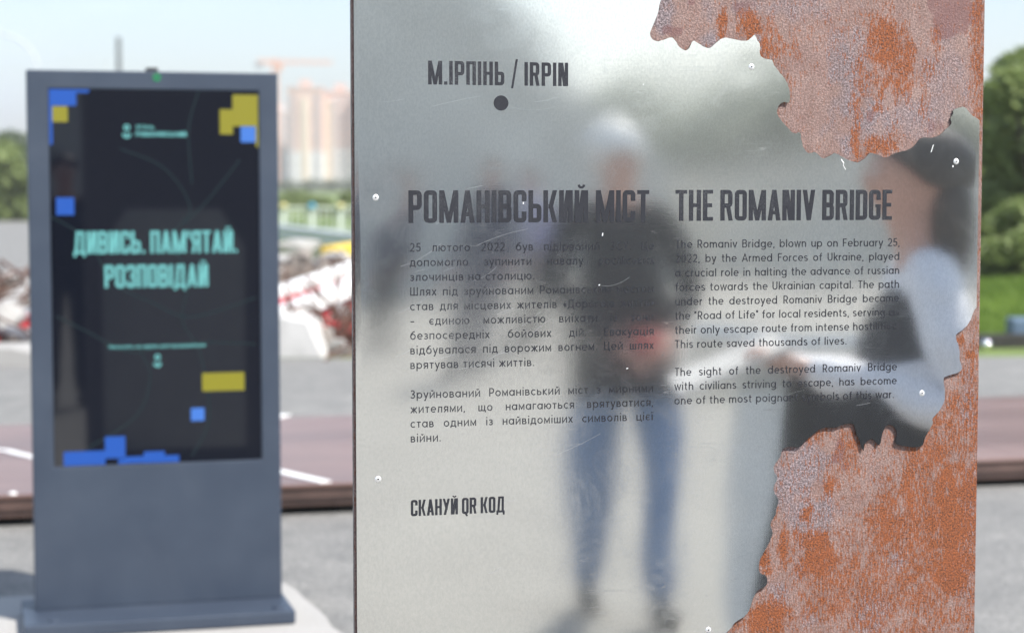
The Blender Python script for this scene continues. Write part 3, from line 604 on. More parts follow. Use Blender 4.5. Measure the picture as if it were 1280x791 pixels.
# screws
M_SCREW = mat('bright_screw', (0.85, 0.85, 0.85), 0.35, metal=0.6)
def disc(r, n=20): return [(r * math.cos(2 * math.pi * i / n), r * math.sin(2 * math.pi * i / n)) for i in range(n)]
mb = MB()
prof = [(0.0, 0.0016), (0.0018, 0.0016), (0.0034, 0.0013), (0.0046, 0.0006), (0.0050, 0.0)]
n = 18
for r_, z_ in prof[1:]:
    mb.v += [(r_ * math.cos(2 * math.pi * i / n), -z_, r_ * math.sin(2 * math.pi * i / n)) for i in range(n)]
mb.f.append(tuple(range(n))[::-1])
for k in range(len(prof) - 2):
    mb.f += [(k * n + i, k * n + (i + 1) % n, (k + 1) * n + (i + 1) % n, (k + 1) * n + i) for i in range(n)]
screw_me = mb.mesh('screw', smooth=True)
hole_me = MB().add([(x, -0.00185, y) for x, y in disc(0.0013, 10)], [tuple(range(8))]).mesh('recess')
for (su, sv) in SCREWS + MORE_SCREWS[:3]:
    s = link('screw', screw_me, M_SCREW, panel, loc=(su, -(STEEL_OFF + wave(su, sv)) + 0.0003, sv))
    link('recess', hole_me, M_BLACK, s)
# bright burrs and nicks in the sheet
nick = MB()
def nickq(x, y, w, hh_, a):
    u, v = UV(x, y); c, s = math.cos(a), math.sin(a)
    q = [(-w, -hh_), (w * .6, -hh_ * .7), (w, hh_), (-w * .5, hh_ * .8)]
    P_ = [(u + (p * c - r * s) * 0.00123, v + (p * s + r * c) * 0.00085) for p, r in q]
    nick.add([(uu, -(STEEL_OFF + wave(uu, vv) + 0.0003), vv) for uu, vv in P_], [(0, 1, 2, 3)])
for a in [(1164, 186, .6, 8, -.2), (1052, 202, .9, 5, .5), (1054, 209, .4, 6, .4), (752, 293, .8, 3, 0), (653, 254, .7, 2, 0), (1190, 208, .9, 2, .2), (748, 356, 1.2, 1.0, .4), (783, 460, 1.6, .8, .2), (803, 106, .7, 1.2, 0)]: nickq(*a)
nk = nick.build('nicks', mat('bright_nick', (0.9, 0.9, 0.88), 0.5, var=0.03), panel); nk['kind'] = 'stuff'
hs = MB()
for _ in range(46):
    x = rng.uniform(455, 1180); y = rng.uniform(20, 780)
    if x > 930 and y < 215 or (x > 940 and y > 540): continue
    if rng.random() < .6: x = rng.uniform(470, 760); y = rng.uniform(120, 480)
    L = rng.uniform(12, 70); a = rng.normal(-0.32, 0.16) * -1; bend = rng.normal(0, 0.05); w = rng.uniform(0.05, 0.12) * 0.00123
    pp = []
    for k in range(9):
        t = k / 8; pp.append(UV(x + L * t * math.cos(a), y - L * t * math.sin(a) + bend * L * 4 * t * (1 - t)))
    if any(not inside(*p) for p in pp): continue
    for q in offset_strip(pp, w): hs.add([(u, -(STEEL_OFF + wave(u, v) + 0.00025), v) for u, v in q], [(0, 1, 2, 3)])
ho = hs.build('hairline_scratches', mat('scratch_light', (0.42, 0.43, 0.44), 0.5, metal=0.3, var=0.1), panel); ho['kind'] = 'stuff'

# lettering on the steel
g = G('worn_dark_print'); wn1 = g.noise(900, 3, 0.7); wn2 = g.noise(9, 3, 0.6)
wf = g.ramp(g.math('ADD', wn1, g.math('MULTIPLY', g.math('SUBTRACT', wn2, 0.5), 0.35)), (0.60, 0.0), (0.67, 0.6))
g.set(Base_Color=g.mix(wf, (0.018, 0.019, 0.025), (0.22, 0.23, 0.24)), Roughness=0.55, Specular_IOR_Level=0.35)
M_PRINT = g.m
zf = lambda u, v: STEEL_OFF + wave(u, v) + 0.00055
def cap_m(px, y0, y1): return UV(px, y0)[1] - UV(px, y1)[1]
def headline(text, x0, x1, yb, yt, label, gap=0.065):
    u0, v0 = UV(x0, yb); u1 = UV(x1, yb)[0]; ps = []
    layout(ps, text, DISP, u0, u1, v0, cap_m(x0, yt, yb), gap)
    o = polys_to_obj(ps, 'lettering', M_PRINT, panel, zf); o['label'] = label; return o
o = headline('М.ІРПІНЬ / IRPIN', 534.5, 709, 106, 76.3, 'heading М.ІРПІНЬ / IRPIN printed near the top', 0.085)
headline('РОМАНІВСЬКИЙ МІСТ', 510, 810, 278.8, 238, 'large Ukrainian title РОМАНІВСЬКИЙ МІСТ')
headline('THE ROMANIV BRIDGE', 843, 1113.5, 276.2, 237.5, 'large English title THE ROMANIV BRIDGE')
headline('СКАНУЙ QR КОД', 513, 630, 644.3, 624.2, 'small heading СКАНУЙ QR КОД')
du, dv = UV(625.3, 129.2); polys_to_obj([[(du + x * 1.0, dv + y) for x, y in disc(0.0113, 28)]], 'dot', M_PRINT, panel, zf)
UA = [("25 лютого 2022 був підірваний аби Це", 1), ("допомогло зупинити навалу російських", 1), ("злочинців на столицю.", 0), ("Шлях під зруйнованим Романівським мостом", 1), ("став для місцевих жителів «Дорогою життя»", 1), ("– єдиною можливістю виїхати із зони", 1), ("безпосередніх бойових дій. Евакуація", 1), ("відбувалася під ворожим вогнем. Цей шлях", 1), ("врятував тисячі життів.", 0)]
UA2 = [("Зруйнований Романівський міст з мирними", 1), ("жителями, що намагаються врятуватися,", 1), ("став одним із найвідоміших символів цієї", 1), ("війни.", 0)]
EN = [("The Romaniv Bridge, blown up on February 25,", 1), ("2022, by the Armed Forces of Ukraine, played", 1), ("a crucial role in halting the advance of russian", 1), ("forces towards the Ukrainian capital. The path", 1), ("under the destroyed Romaniv Bridge became", 1), ('the "Road of Life" for local residents, serving as', 1), ("their only escape route from intense hostilities.", 1), ("This route saved thousands of lives.", 0)]
EN2 = [("The sight of the destroyed Romaniv Bridge", 1), ("with civilians striving to escape, has become", 1), ("one of the most poignant symbols of this war.", 0)]
UA[0] = ("25 лютого 2022 був підірваний ЗСУ. Це", 1)
u0 = UV(511.5, 314.4)[0]; u1 = UV(816.5, 314.4)[0]; e0 = UV(843, 310)[0]; e1 = UV(1123.5, 310)[0]
capb = cap_m(511, 303.9, 314.4)
def para(lines, ua, ub, v0, v1, label, ends=None, tr=0.145):
    ps = []; n_ = max(1, len(lines) - 1)
    for k, (t, j) in enumerate(lines):
        v = v0 + (v1 - v0) * k / n_
        _, wn_ = line_polys(t, TXT, tr)
        cap = capb; full = wn_ * cap
        if j:
            sp_ = t.count(' ')
            if full > (ub - ua) * 0.985:      # squeeze letters a little, keep the height
                layout(ps, t, TXT, ua, ub, v, cap, tr, weight=0.058)
            else: layout(ps, t, TXT, ua, ub, v, cap, tr, justify=True, weight=0.058)
        else: layout(ps, t, TXT, ua, (ua + min(full, ub - ua)) if not ends else ends, v, cap, tr, weight=0.058)
    o = polys_to_obj(ps, 'lettering', M_PRINT, panel, zf); o['label'] = label; return o
para(UA, u0, u1, UV(511, 314.4)[1], UV(513, 460.6)[1], 'Ukrainian paragraph about the bridge and the road of life', UV(667, 458)[0])
para(UA2, u0, u1, UV(512, 497.6)[1], UV(513.5, 552)[1], 'short Ukrainian paragraph beginning Зруйнований', UV(550.5, 551)[0])
para(EN, e0, e1, UV(843, 310)[1], UV(843, 434.8)[1], 'English paragraph about the bridge and the road of life', UV(1057, 431)[0], 0.125)
para(EN2, e0, UV(1119.5, 480)[0], UV(843, 469.5)[1], UV(843, 505)[1], 'short English paragraph beginning The sight', UV(1116, 500)[0], 0.125)

# ================================================================== 2. THE SCREEN KIOSK
KT = R(15.3)
KD = Vector((math.cos(KT), math.sin(KT), 0)); KN = Vector((math.sin(KT), -math.cos(KT), 0))
ZB = 0.10                       # top of its base plate
KR = gnd(352.5, 745.5, ZB)
def KP(px, py):
    r = ray(px, py); t = (KR - CAM).dot(KN) / r.dot(KN); return CAM + r * t
def KUV(px, py):
    p = KP(px, py) - KR; return (p.dot(KD), p.z)
ku0 = KUV(38, 400)[0]; kv1 = KUV(190, 89.5)[1] + ZB
kiosk = empty('screen_kiosk', (KR.x, KR.y, 0), KT)
tag(kiosk, 'tall blue-grey outdoor kiosk with a lit portrait screen, left of the panel', 'information kiosk')
def kuv(px, py): u, v = KUV(px, py); return (u, v + ZB)
sx0, sz1 = kuv(60, 110.5); sx1, sz0 = kuv(327.5, 574)
TH = 0.10
def housing():
    o_ = [(ku0, ZB), (0, ZB), (0, kv1), (ku0, kv1)]; i_ = [(sx0, sz0), (sx1, sz0), (sx1, sz1), (sx0, sz1)]
    vs = [(x, 0, z) for x, z in o_] + [(x, 0, z) for x, z in i_] + [(x, 0.009, z) for x, z in i_] + [(x, TH, z) for x, z in o_]
    fs = []
    for k in range(4):
        l = (k + 1) % 4
        fs.append((k, l, 4 + l, 4 + k)); fs.append((4 + k, 4 + l, 8 + l, 8 + k)); fs.append((k, 12 + k, 12 + l, l))
    fs.append((12, 15, 14, 13)); fs.append((8, 9, 10, 11))
    return MB().add(vs, fs)
hb = housing().build('housing', M_KIOSK, kiosk, bevel=0.004)
bw = kuv(367.5, 766)[0]
base = MB(); pr = 0.235
base.box(ku0 - 0.045, 0.014, -pr, TH + 0.10, 0.052, ZB); base.build('base_plate', M_KIOSK, kiosk, bevel=0.008)
for bx_, by_ in ((ku0 + 0.06, -pr + 0.06), (-0.04, -pr + 0.06)):
    link('bolt', MB().tube((bx_, by_, ZB - .001), (bx_, by_, ZB + 0.006), 0.022, 0.02, 12).mesh('bolt'), M_KIOSK, kiosk)
# display glass and its picture
scr_ = MB().box(sx0 + 0.002, sx1 - 0.002, 0.0035, 0.0085, sz0 + 0.002, sz1 - 0.002).build('screen', M_GLASS, kiosk)
scr_['label'] = 'black portrait screen showing a call to watch, remember and tell'
def khz(u, v): return -0.0030
def krect(lst, m, name='colour_block', label=None):
    ps = []
    for (x0, y0, x1, y1) in lst:
        a = kuv(x0, y1); b = kuv(x1, y0)
        ps.append([(max(a[0], sx0 + .003), max(a[1], sz0 + .003)), (min(b[0], sx1 - .003), max(a[1], sz0 + .003)), (min(b[0], sx1 - .003), min(b[1], sz1 - .003)), (max(a[0], sx0 + .003), min(b[1], sz1 - .003))])
    o = polys_to_obj(ps, name, m, scr_, khz)
    if label: o['label'] = label
    return o
krect([(59, 109, 95, 132), (95, 109, 111, 116), (59, 132, 65, 181)], E_BLUE)
krect([(65, 133, 84.5, 152.5)], E_YEL)
krect([(291, 119, 323, 158), (275, 137, 291, 168), (320, 158, 325, 184)], E_YEL)
krect([(301, 158.5, 319.5, 178)], E_BLUE2)
krect([(70.5, 247, 92.5, 269)], E_BLUE)
krect([(253, 465, 305.5, 489)], E_YEL)
krect([(239, 509.5, 255.5, 526)], E_BLUE2)
krect([(80, 563, 131.6, 584), (131.6, 545, 156.5, 573), (156.5, 570, 180, 579), (180, 563.5, 206, 578.5), (206, 568.5, 224, 577.5), (148, 573, 160, 581)], E_BLUE)
def ktext(t, font, x0, x1, yb, cap_px, m, gap, weight=0.052, label=None):
    a = kuv(x0, yb); b = kuv(x1, yb); cp = cap_px / F * 6.9 * 1.0; ps = []
    layout(ps, t, font, a[0], b[0], a[1], cp, gap, weight=weight)
    o = polys_to_obj(ps, 'lettering', m, scr_, khz)
    if label: o['label'] = label
ktext("ДИВИСЬ. ПАМ'ЯТАЙ.", DISP, 92, 297, 317.5, 27.5, E_TEAL, 0.055, label="teal words ДИВИСЬ. ПАМ'ЯТАЙ.")
ktext("РОЗПОВІДАЙ", DISP, 131, 260.5, 360, 28, E_TEAL, 0.06, label='teal word РОЗПОВІДАЙ')
ktext("Натисніть на екран для продовження", TXT, 136, 257, 436, 5.0, E_TEAL, 0.05, 0.075)
ktext("ІРПІНЬ", TXT, 170, 193, 161.5, 4.6, E_TEAL, 0.05, 0.07)
ktext("РОМАНІВСЬКИЙ", DISP, 170, 233, 170.5, 5.6, E_TEAL, 0.09)
def kicon(px, py, s):
    c = kuv(px, py - 5 * s); b = kuv(px, py + 4.5 * s); k = s * 2.88e-3
    ps = offset_strip([(c[0] + 2.7 * k * math.cos(t * math.pi / 7), c[1] + 2.7 * k * math.sin(t * math.pi / 7)) for t in range(14)], 1.1 * k, True)
    ps += offset_strip([(b[0] + 4.3 * k * math.cos(R(a)), b[1] + 2 * k + 4.6 * k * math.sin(R(a))) for a in range(180, 361, 20)], 1.2 * k)
    ps += offset_strip([(b[0], b[1] + 3.5 * k), (b[0], b[1] - 2.0 * k)], 0.8 * k)
    polys_to_obj(ps, 'emblem', E_TEAL, scr_, khz)
kicon(158.5, 164.5, 1.0); kicon(197, 451, 0.95)
ml = []
for path in ([(150, 186), (205, 210), (238, 260), (214, 300), (236, 345), (228, 400), (250, 440), (262, 520), (240, 570)], [(70, 395), (110, 415), (160, 440), (200, 433), (260, 428), (320, 430)], [(62, 270), (110, 300), (140, 352), (190, 378), (240, 396), (320, 372)], [(300, 200), (260, 250), (230, 280)], [(110, 560), (170, 520), (188, 470), (176, 440)], [(250, 110), (236, 160), (240, 230)]):
    pp = [kuv(*p) for p in path]; ml += offset_strip(cat(pp, 5), 0.0022)
polys_to_obj(ml, 'map_lines', E_DIM, scr_, lambda u, v: -0.0032)['kind'] = 'stuff'
# webcam bump and green light
lu, lv = kuv(190, 89)
MB().box(lu - 0.020, lu + 0.022, 0.01, 0.05, kv1 - 0.001, kv1 + 0.014).build('webcam', M_DARK, kiosk, bevel=0.003)
gu, gv = kuv(196, 97)
polys_to_obj(offset_strip([(gu + 0.010 * math.cos(t * math.pi / 8), gv + 0.010 * math.sin(t * math.pi / 8)) for t in range(16)], 0.003, True), 'indicator_ring', E_LED, kiosk, lambda u, v: 0.002)
# concrete slab under it
mb = MB()
c4 = [gnd(-120, 751, .05), gnd(358, 727, .05), gnd(446, 806, .05), gnd(-75, 868, .05)]
pp = []
for a, b in zip(c4, c4[1:] + c4[:1]):
    for k in range(7):
        q = a.lerp(b, k / 7); pp.append((q.x + random.uniform(-.012, .012), q.y + random.uniform(-.012, .012)))
mb.prism(pp, -0.02, 0.05)
s = mb.build('concrete_slab', M_CONC, None, bevel=0.006)
tag(s, 'rough pale concrete slab under the screen kiosk', 'concrete slab')

# ================================================================== 3. THE LOW RED-BROWN PLATFORM
pa = gnd(400, 640); PR = R(13.6)
plat = empty('low_platform', (pa.x, pa.y, 0), PR)
tag(plat, 'long low red-brown metal platform with white lines lying behind kiosk and panel', 'platform')
PD = Vector((math.cos(PR), math.sin(PR), 0)); PN = Vector((-math.sin(PR), math.cos(PR), 0))
DEP = 2.75
x = -4.6; k = 0
while x < 6.6:                  # separate deck sheets with narrow joints
    w = 2.8
    MB().box(x + .0012, x + w - .0012, 0, DEP, 0.125, 0.14).build('deck_sheet', M_PLAT, plat, bevel=0.003)
    x += w; k += 1
XR = x
MB().box(-4.6, XR, 0.012, 0.05, 0.030, 0.1245).build('front_rail', M_PLATE, plat, bevel=0.006)
MB().box(-4.6, XR, -0.002, 0.011, 0.066, 0.082).build('edge_bead', M_PLATE, plat, bevel=0.004)
MB().box(-4.6, XR, DEP - .05, DEP - .012, 0.030, 0.1245).build('back_rail', M_PLATE, plat, bevel=0.006)
for i in range(8):
    xx = -4.4 + i * 1.5; MB().box(xx, xx + .08, 0.10, DEP - 0.1, -0.015, 0.124).build('joist', M_BLACK, plat)
def pl(px, py):
    p = gnd(px, py, 0.14) - pa; return (p.x * PD.x + p.y * PD.y, p.x * PN.x + p.y * PN.y)
for path, w in (([(-60, 562), (0, 563), (20, 567), (45, 573)], .024), ([(330, 586), (350, 590), (380, 597), (407, 603)], .032), ([(344, 522), (357, 519)], .04)):
    qs = offset_strip(cat([pl(*p) for p in path], 4), w)
    mb = MB()
    for q in qs: mb.add([(x_, y_, 0.1405 + z_) for z_ in (0, .006) for x_, y_ in q], [(0, 1, 2, 3), (4, 5, 6, 7), (0, 1, 5, 4), (1, 2, 6, 5), (2, 3, 7, 6), (3, 0, 4, 7)])
    mb.build('white_line', M_WHITE, plat)
q = pl(16, 618); MB().ball((q[0], max(.03, q[1]), .142), .02, .02, .01, 10, 6).build('rivet', M_WHITE, plat)

# ================================================================== 4. WRECKAGE OF THE BRIDGE
def chunk_mesh(name, seed, sx_=1, sy_=1, sz_=1, n=14):
    r = random.Random(seed); bm = bmesh.new()
    for _ in range(n):
        v = Vector((r.gauss(0, 1), r.gauss(0, 1), r.gauss(0, 1))).normalized()
        m = max(abs(v.x), abs(v.y), abs(v.z)); v = v / m * r.uniform(.75, 1)
        bm.verts.new((v.x * sx_ / 2, v.y * sy_ / 2, v.z * sz_ / 2))
    bmesh.ops.convex_hull(bm, input=bm.verts)
    me = bpy.data.meshes.new(name); bm.to_mesh(me); bm.free(); return me
CH = [chunk_mesh('concrete_chunk', i, 1, .8, .6, 16) for i in range(6)]
for m_ in CH: m_.materials.append(M_CONC2)
# soil heap carrying the pieces
def heap(name, x0, x1, Y0, Y1, hmax, label, seed):
    zf_ = lambda x, y: max(-.05, hmax * math.sin(math.pi * min(1, max(0, (y - Y0) / (Y1 - Y0)))) * (0.55 + 0.5 * mnoise.noise((x * .5 + seed, y * .5, seed))) * min(1, (x - x0) / 1.2, (x1 - x) / 1.2) + .10 * mnoise.noise((x * 2.2, y * 2.2, seed)))
    o = grid_sheet(name, x0, x1, Y0, Y1, 60, 50, zf_, M_SOIL); tag(o, label, kind='structure'); return zf_
hz1 = heap('rubble_ground', -7.6, 1.5, 17.9, 32, 0.62, 'brown heap of soil and crushed concrete behind the platform', 3)
def slab(name, px, py, Y, L, wd, th, yaw, pitch, m, label, cat, group=None, roll=0):
    """a bar or slab of length L whose centre shows at px, py"""
    z = hgt(py, Y); c = at(px, Y, z)
    o = MB().box(-L / 2, L / 2, -wd / 2, wd / 2, -th / 2, th / 2).build(name, m, None, bevel=min(th, wd) * .12, loc=c)
    o.rotation_euler = (roll, -pitch, yaw); tag(o, label, cat, group); return o
# pale block in front of the heap: (350-403, 395-448)
def poly_block(name, pts, Y, dep, m, label, cat):
    mb = MB(); P_ = [at(px, Y, hgt(py, Y)) for px, py in pts]; n = len(P_)
    mb.add([(p.x, p.y, p.z) for p in P_] + [(p.x + .05, p.y + dep, p.z) for p in P_], [tuple(range(n)), tuple(range(n, 2 * n))[::-1]] + [((i + 1) % n, i, n + i, n + (i + 1) % n) for i in range(n)])
    o = mb.build(name, m, None, bevel=.02); tag(o, label, cat); return o
M_PALE = mat('whitish_concrete', (0.52, 0.51, 0.49), .8, var=.12, scale=6)
poly_block('concrete_block', [(300, 449), (404, 449), (393, 424), (384, 402), (352, 396), (300, 399)], 17.75, .7, M_PALE, 'whitish sloping concrete block at the front of the wreckage, right of the kiosk', 'concrete block')
poly_block('concrete_block', [(-40, 462), (38, 462), (39, 440), (10, 434), (-40, 436)], 17.0, .6, M_CONC, 'pale low concrete block at the front of the wreckage, left of the kiosk', 'concrete block')
poly_block('kerb_stone', [(-60, 477), (50, 474), (50, 466), (-60, 468)], 16.4, .3, M_CONC, 'long pale kerb stone in front of the wreckage, left of the kiosk', 'kerb stone')
rr_ = random.Random(11)
spots = []
for i in range(110):
    px = rr_.choice([rr_.uniform(-20, 40), rr_.uniform(345, 443), rr_.uniform(400, 443), rr_.uniform(450, 700)]); Y = rr_.uniform(18.2, 33)
    if 344 < px < 398: Y = max(Y, 23 + rr_.random() * 8)
    x_ = (px - 640) / F * Y
    if x_ < -7.5: continue
    s_ = rr_.uniform(.10, .34); o = link('concrete_chunk', CH[i % 6], None, None, loc=(x_, Y, hz1(x_, Y) + s_ * .15))
    o.scale = (s_ * 1.2, s_, s_); o.rotation_euler = (rr_.uniform(0, 6), rr_.uniform(0, 6), rr_.uniform(0, 6))
    zn = 'left of the kiosk' if px < 60 else 'between kiosk and panel' if px < 445 else 'behind the panel'; tag(o, 'small broken concrete chunk in the rubble ' + zn, 'rubble', 'broken concrete chunks ' + zn)
M_RED = mat('red_barrier_paint', (0.50, 0.035, 0.045), 0.5, var=0.15, scale=5)
M_YEL = mat('yellow_paint', (0.72, 0.50, 0.06), 0.5, var=0.1, scale=5)
M_GREYP = mat('grey_metal', (0.30, 0.31, 0.33), 0.5, var=0.15, scale=6)
def bar(px0, py0, Y0, px1, py1, Y1, w, th, m, name, label, cat, stripes=None, group=None):
    a = at(px0, Y0, hgt(py0, Y0)); b = at(px1, Y1, hgt(py1, Y1)); d = b - a; L = d.length
    q = d.to_track_quat('X', 'Z')
    if not stripes:
        o = MB().box(0, L, -w / 2, w / 2, -th / 2, th / 2).build(name, m, None, bevel=th * .15, loc=a); o.rotation_euler = q.to_euler(); tag(o, label, cat, group); return o
    e = empty(name, a); e.rotation_euler = q.to_euler(); tag(e, label, cat, group)
    n_ = stripes
    for k in range(n_):
        MB().box(L * k / n_, L * (k + 1) / n_ - .002, -w / 2, w / 2, -th / 2, th / 2).build('red_band' if k % 2 else 'white_band', M_RED if k % 2 else M_WHITE, e, bevel=th * .1)
    return e
bar(325, 418, 19.0, 470, 371, 21, .12, .12, M_RED, 'barrier_rail', 'red rail lying slanted over the wreckage below the yellow beam', 'barrier rail')
bar(335, 388, 20.5, 372, 375, 21.5, .12, .11, M_RED, 'barrier_rail', 'short red rail end beside the right edge of the kiosk', 'barrier rail')
bar(368, 404, 18.6, 470, 414, 18.9, .11, .12, M_RED, 'barrier_rail', 'lower red rail lying nearly level on the rubble', 'barrier rail')
bar(325, 404, 18.9, 470, 346, 21, .22, .15, M_WHITE, 'barrier_rail', 'broad white rail slanting up between the two red rails', 'barrier rail')
bar(330, 372, 20.5, 470, 326, 23, .16, .14, M_WHITE, 'barrier_rail', 'upper white rail slanting up to the panel edge', 'barrier rail')
bar(335, 382, 20.0, 470, 340, 22, .09, .06, M_RED, 'barrier_rail', 'thin red rail behind the upper white rail', 'barrier rail')
bar(376, 345, 27, 412, 322, 28, .2, .12, M_GREYP, 'steel_beam', 'dark grey bent beam under the yellow beam', 'beam')
bar(410, 316, 30, 490, 303, 33, .25, .20, M_YEL, 'steel_beam', 'yellow beam sticking out of the wreckage beside the panel', 'beam')
bar(330, 340, 26, 372, 347, 26, .4, .16, M_CONC, 'concrete_beam', 'pale grey concrete beam half buried right of the kiosk', 'beam')
for i, (px, py, Y, sx_, sy_, sz_, lb) in enumerate([(372, 315, 34, 1.0, .8, .5, 'big white concrete lump just below the guard rail'), (352, 330, 30, .5, .7, .35, 'white concrete lump beside the upper right of the kiosk'), (425, 325, 27, .35, .5, .28, 'small white lump in front of the yellow beam'), (418, 345, 24, .5, .5, .25, 'pale lump above the upper white rail'), (428, 388, 19.4, .22, .3, .16, 'round pale lump resting on the lower red rail'), (396, 425, 18.3, .22, .3, .30, 'pale lump right of the whitish sloping block'), (422, 432, 18.2, .20, .3, .16, 'little white lump at the foot of the heap'), (12, 395, 19, .4, .4, .25, 'pale lump left of the kiosk under the slanting bars'), (5, 350, 24, .7, .5, .3, 'white concrete lump at the left picture edge')]):
    o = link('concrete_lump', chunk_mesh('concrete_lump', 100 + i, 1, 1, 1, 18), M_CONC, None, loc=at(px, Y, hgt(py, Y))); o.scale = (sx_, sy_, sz_); o.rotation_euler = (0, .1, i); tag(o, lb, 'concrete lump')
# left of the kiosk
bar(-40, 425, 18.5, 50, 350, 22, .16, .15, M_CONC, 'concrete_beam', 'pale slanting beam left of the kiosk', 'beam')
bar(-40, 445, 18.2, 45, 395, 20, .07, .07, M_RED, 'barrier_rail', 'red rail left of the kiosk below the pale slanting beam', 'barrier rail')
bar(-30, 385, 20, 60, 402, 19, .06, .06, M_RED, 'barrier_rail', 'thin red rail sloping down left of the kiosk', 'barrier rail')
bar(-30, 415, 18.8, 60, 380, 20, .09, .08, M_GREYP, 'steel_beam', 'dark grey bar crossing the red rails left of the kiosk', 'beam')
bar(-30, 402, 19, 60, 425, 18.6, .10, .09, M_GREYP, 'steel_beam', 'dark bar low in the wreckage left of the kiosk', 'beam')

# ================================================================== 5. GUARD RAIL, BRIDGE FENCE
ga = gnd(300, 303); gb = gnd(520, 330)
Yg = 52
e = empty('guard_rail', at(300, 50, 0)); tag(e, 'long pale galvanised guard rail below the bridge fence', 'guard rail')
def gp(px, py, Y): return at(px, Y, hgt(py, Y)) - at(300, 50, 0)
MBq = MB(); p0_, p1_ = gp(300, 283, 50), gp(520, 313, 38)
dq = (p1_ - p0_)
for dz in (-.12, 0, .12): MBq.tube(p0_ + Vector((0, 0, dz)), p1_ + Vector((0, 0, dz)), .085, .085, 6)
M_GALV = mat('pale_galvanised', (0.62, 0.64, 0.66), 0.45, metal=0.2, var=.08)
MBq.build('rail_beam', M_GALV, e)
for k in range(8):
    q = p0_ + dq * (k / 7); MB().box(q.x - .06, q.x + .06, q.y + .1, q.y + .2, -.05, q.z + .1).build('post', M_GREYP, e)
M_FP = mat('pale_green_fence_paint', (0.55, 0.60, 0.52), 0.6, var=.08); M_FB = mat('fence_blue', (0.05, 0.33, 0.50), 0.6, var=.1); M_FY = mat('fence_yellow', (0.62, 0.55, 0.25), 0.6, var=.1)
e = empty('bridge_fence', at(340, 64, 0)); tag(e, 'pale green balustrade fence with blue and yellow tops beyond the guard rail', 'fence')
post_me = MB().box(-.10, .10, -.08, .08, -.05, .95).mesh('post'); bal_me = MB().box(-.022, .022, -.022, .022, .12, .80).mesh('baluster')
cb = MB().ball((0, 0, 0), .13, .08, .10, 10, 6); cb_me = cb.mesh('finial', smooth=True); cy_me = cb.mesh('finial', smooth=True)
cb_me.materials.append(M_FB); cy_me.materials.append(M_FY); post_me.materials.append(M_FP); bal_me.materials.append(M_FP)
for k in range(-3, 16):
    x_ = k * .95 - 1.5
    link('post', post_me, None, e, loc=(x_, 0, 0)); link('finial', cb_me if k % 2 else cy_me, None, e, loc=(x_, -.12, .88))
    for j in range(1, 5): link('baluster', bal_me, None, e, loc=(x_ + j * .19, 0, 0))
MB().box(-4.4, 13.6, -.05, .05, .78, .86).build('top_rail', M_FP, e); MB().box(-4.4, 13.6, -.05, .05, .08, .14).build('bottom_rail', M_FP, e)

# ================================================================== 6. TREES, BUSHES, GRASS
def leaf_cloud(name, blobs, n, size, seed):
    r = np.random.default_rng(seed)
    w = np.array([b[3] * b[4] * b[5] for b in blobs]) ** .67; w /= w.sum()
    k = r.choice(len(blobs), n, p=w); B = np.array(blobs)[k]
    d = r.normal(size=(n, 3)); d /= np.linalg.norm(d, axis=1, keepdims=True)
    rad = 0.55 + 0.45 * r.random((n, 1)) ** .5; rad *= 1 + .22 * np.sin(d[:, :1] * 5 + B[:, :1] * 3) * np.cos(d[:, 2:3] * 6)
    P = B[:, :3] + d * B[:, 3:6] * rad
    a = r.normal(size=(n, 3)); a /= np.linalg.norm(a, axis=1, keepdims=True)
    b = np.cross(a, r.normal(size=(n, 3))); b /= np.linalg.norm(b, axis=1, keepdims=True)
    s = size * (.5 + r.random((n, 1)))
    V = np.stack([P - a * s, P + b * s * .5, P + a * s, P - b * s * .5], 1).reshape(-1, 3)
    me = bpy.data.meshes.new(name); Fq = np.arange(4 * n).reshape(n, 4)
    me.from_pydata(V.tolist(), [], Fq.tolist()); return me
def blobs_for(hh_, rw, seed, n=16, base=.25):
    r = random.Random(seed); out = []
    for i in range(n):
        t = r.random(); z = hh_ * (base + (1 - base) * t * .92); wv = rw * (math.sin(math.pi * (0.15 + .75 * t)) ** .8)
        an = r.uniform(0, 6.28); rr0 = wv * r.uniform(.2, .75); b = rw * r.uniform(.30, .5)
        out.append((math.cos(an) * rr0, math.sin(an) * rr0, min(z, hh_ - b * .6), b, b, b * r.uniform(.6, .9)))
    return out
TREES = {}
def tree(kind, loc, hh_, rw, label, group=None, leaf=None, n=7000, size=.10, seed=0, rz=0, base=.25, name='leafy_tree', cat='tree'):
    key = (kind, hh_, rw, seed, n)
    e = empty(name, loc, rz); tag(e, label, cat, group)
    if key not in TREES:
        bl = blobs_for(hh_, rw, seed, base=base); cr_ = leaf_cloud('crown', bl, n, size, seed); cr_.materials.append(leaf or M_LEAF)
        tb = MB(); r = random.Random(seed); rt = max(.03, hh_ * .022)
        p = Vector((0, 0, -.1)); top = Vector((r.uniform(-.1, .1), r.uniform(-.1, .1), hh_ * .55)); tb.tube(p, top * .5, rt * 1.4, rt, 8); tb.tube(top * .5, top, rt, rt * .6, 8)
        for b in bl[:9]:
            q = top * r.uniform(.35, 1); tb.tube(q, Vector(b[:3]), rt * .45, rt * .12, 5)
        tk = tb.mesh('trunk', smooth=True); tk.materials.append(M_BARK); TREES[key] = (cr_, tk)
    cr_, tk = TREES[key]
    link('crown', cr_, None, e); link('trunk', tk, None, e); return e
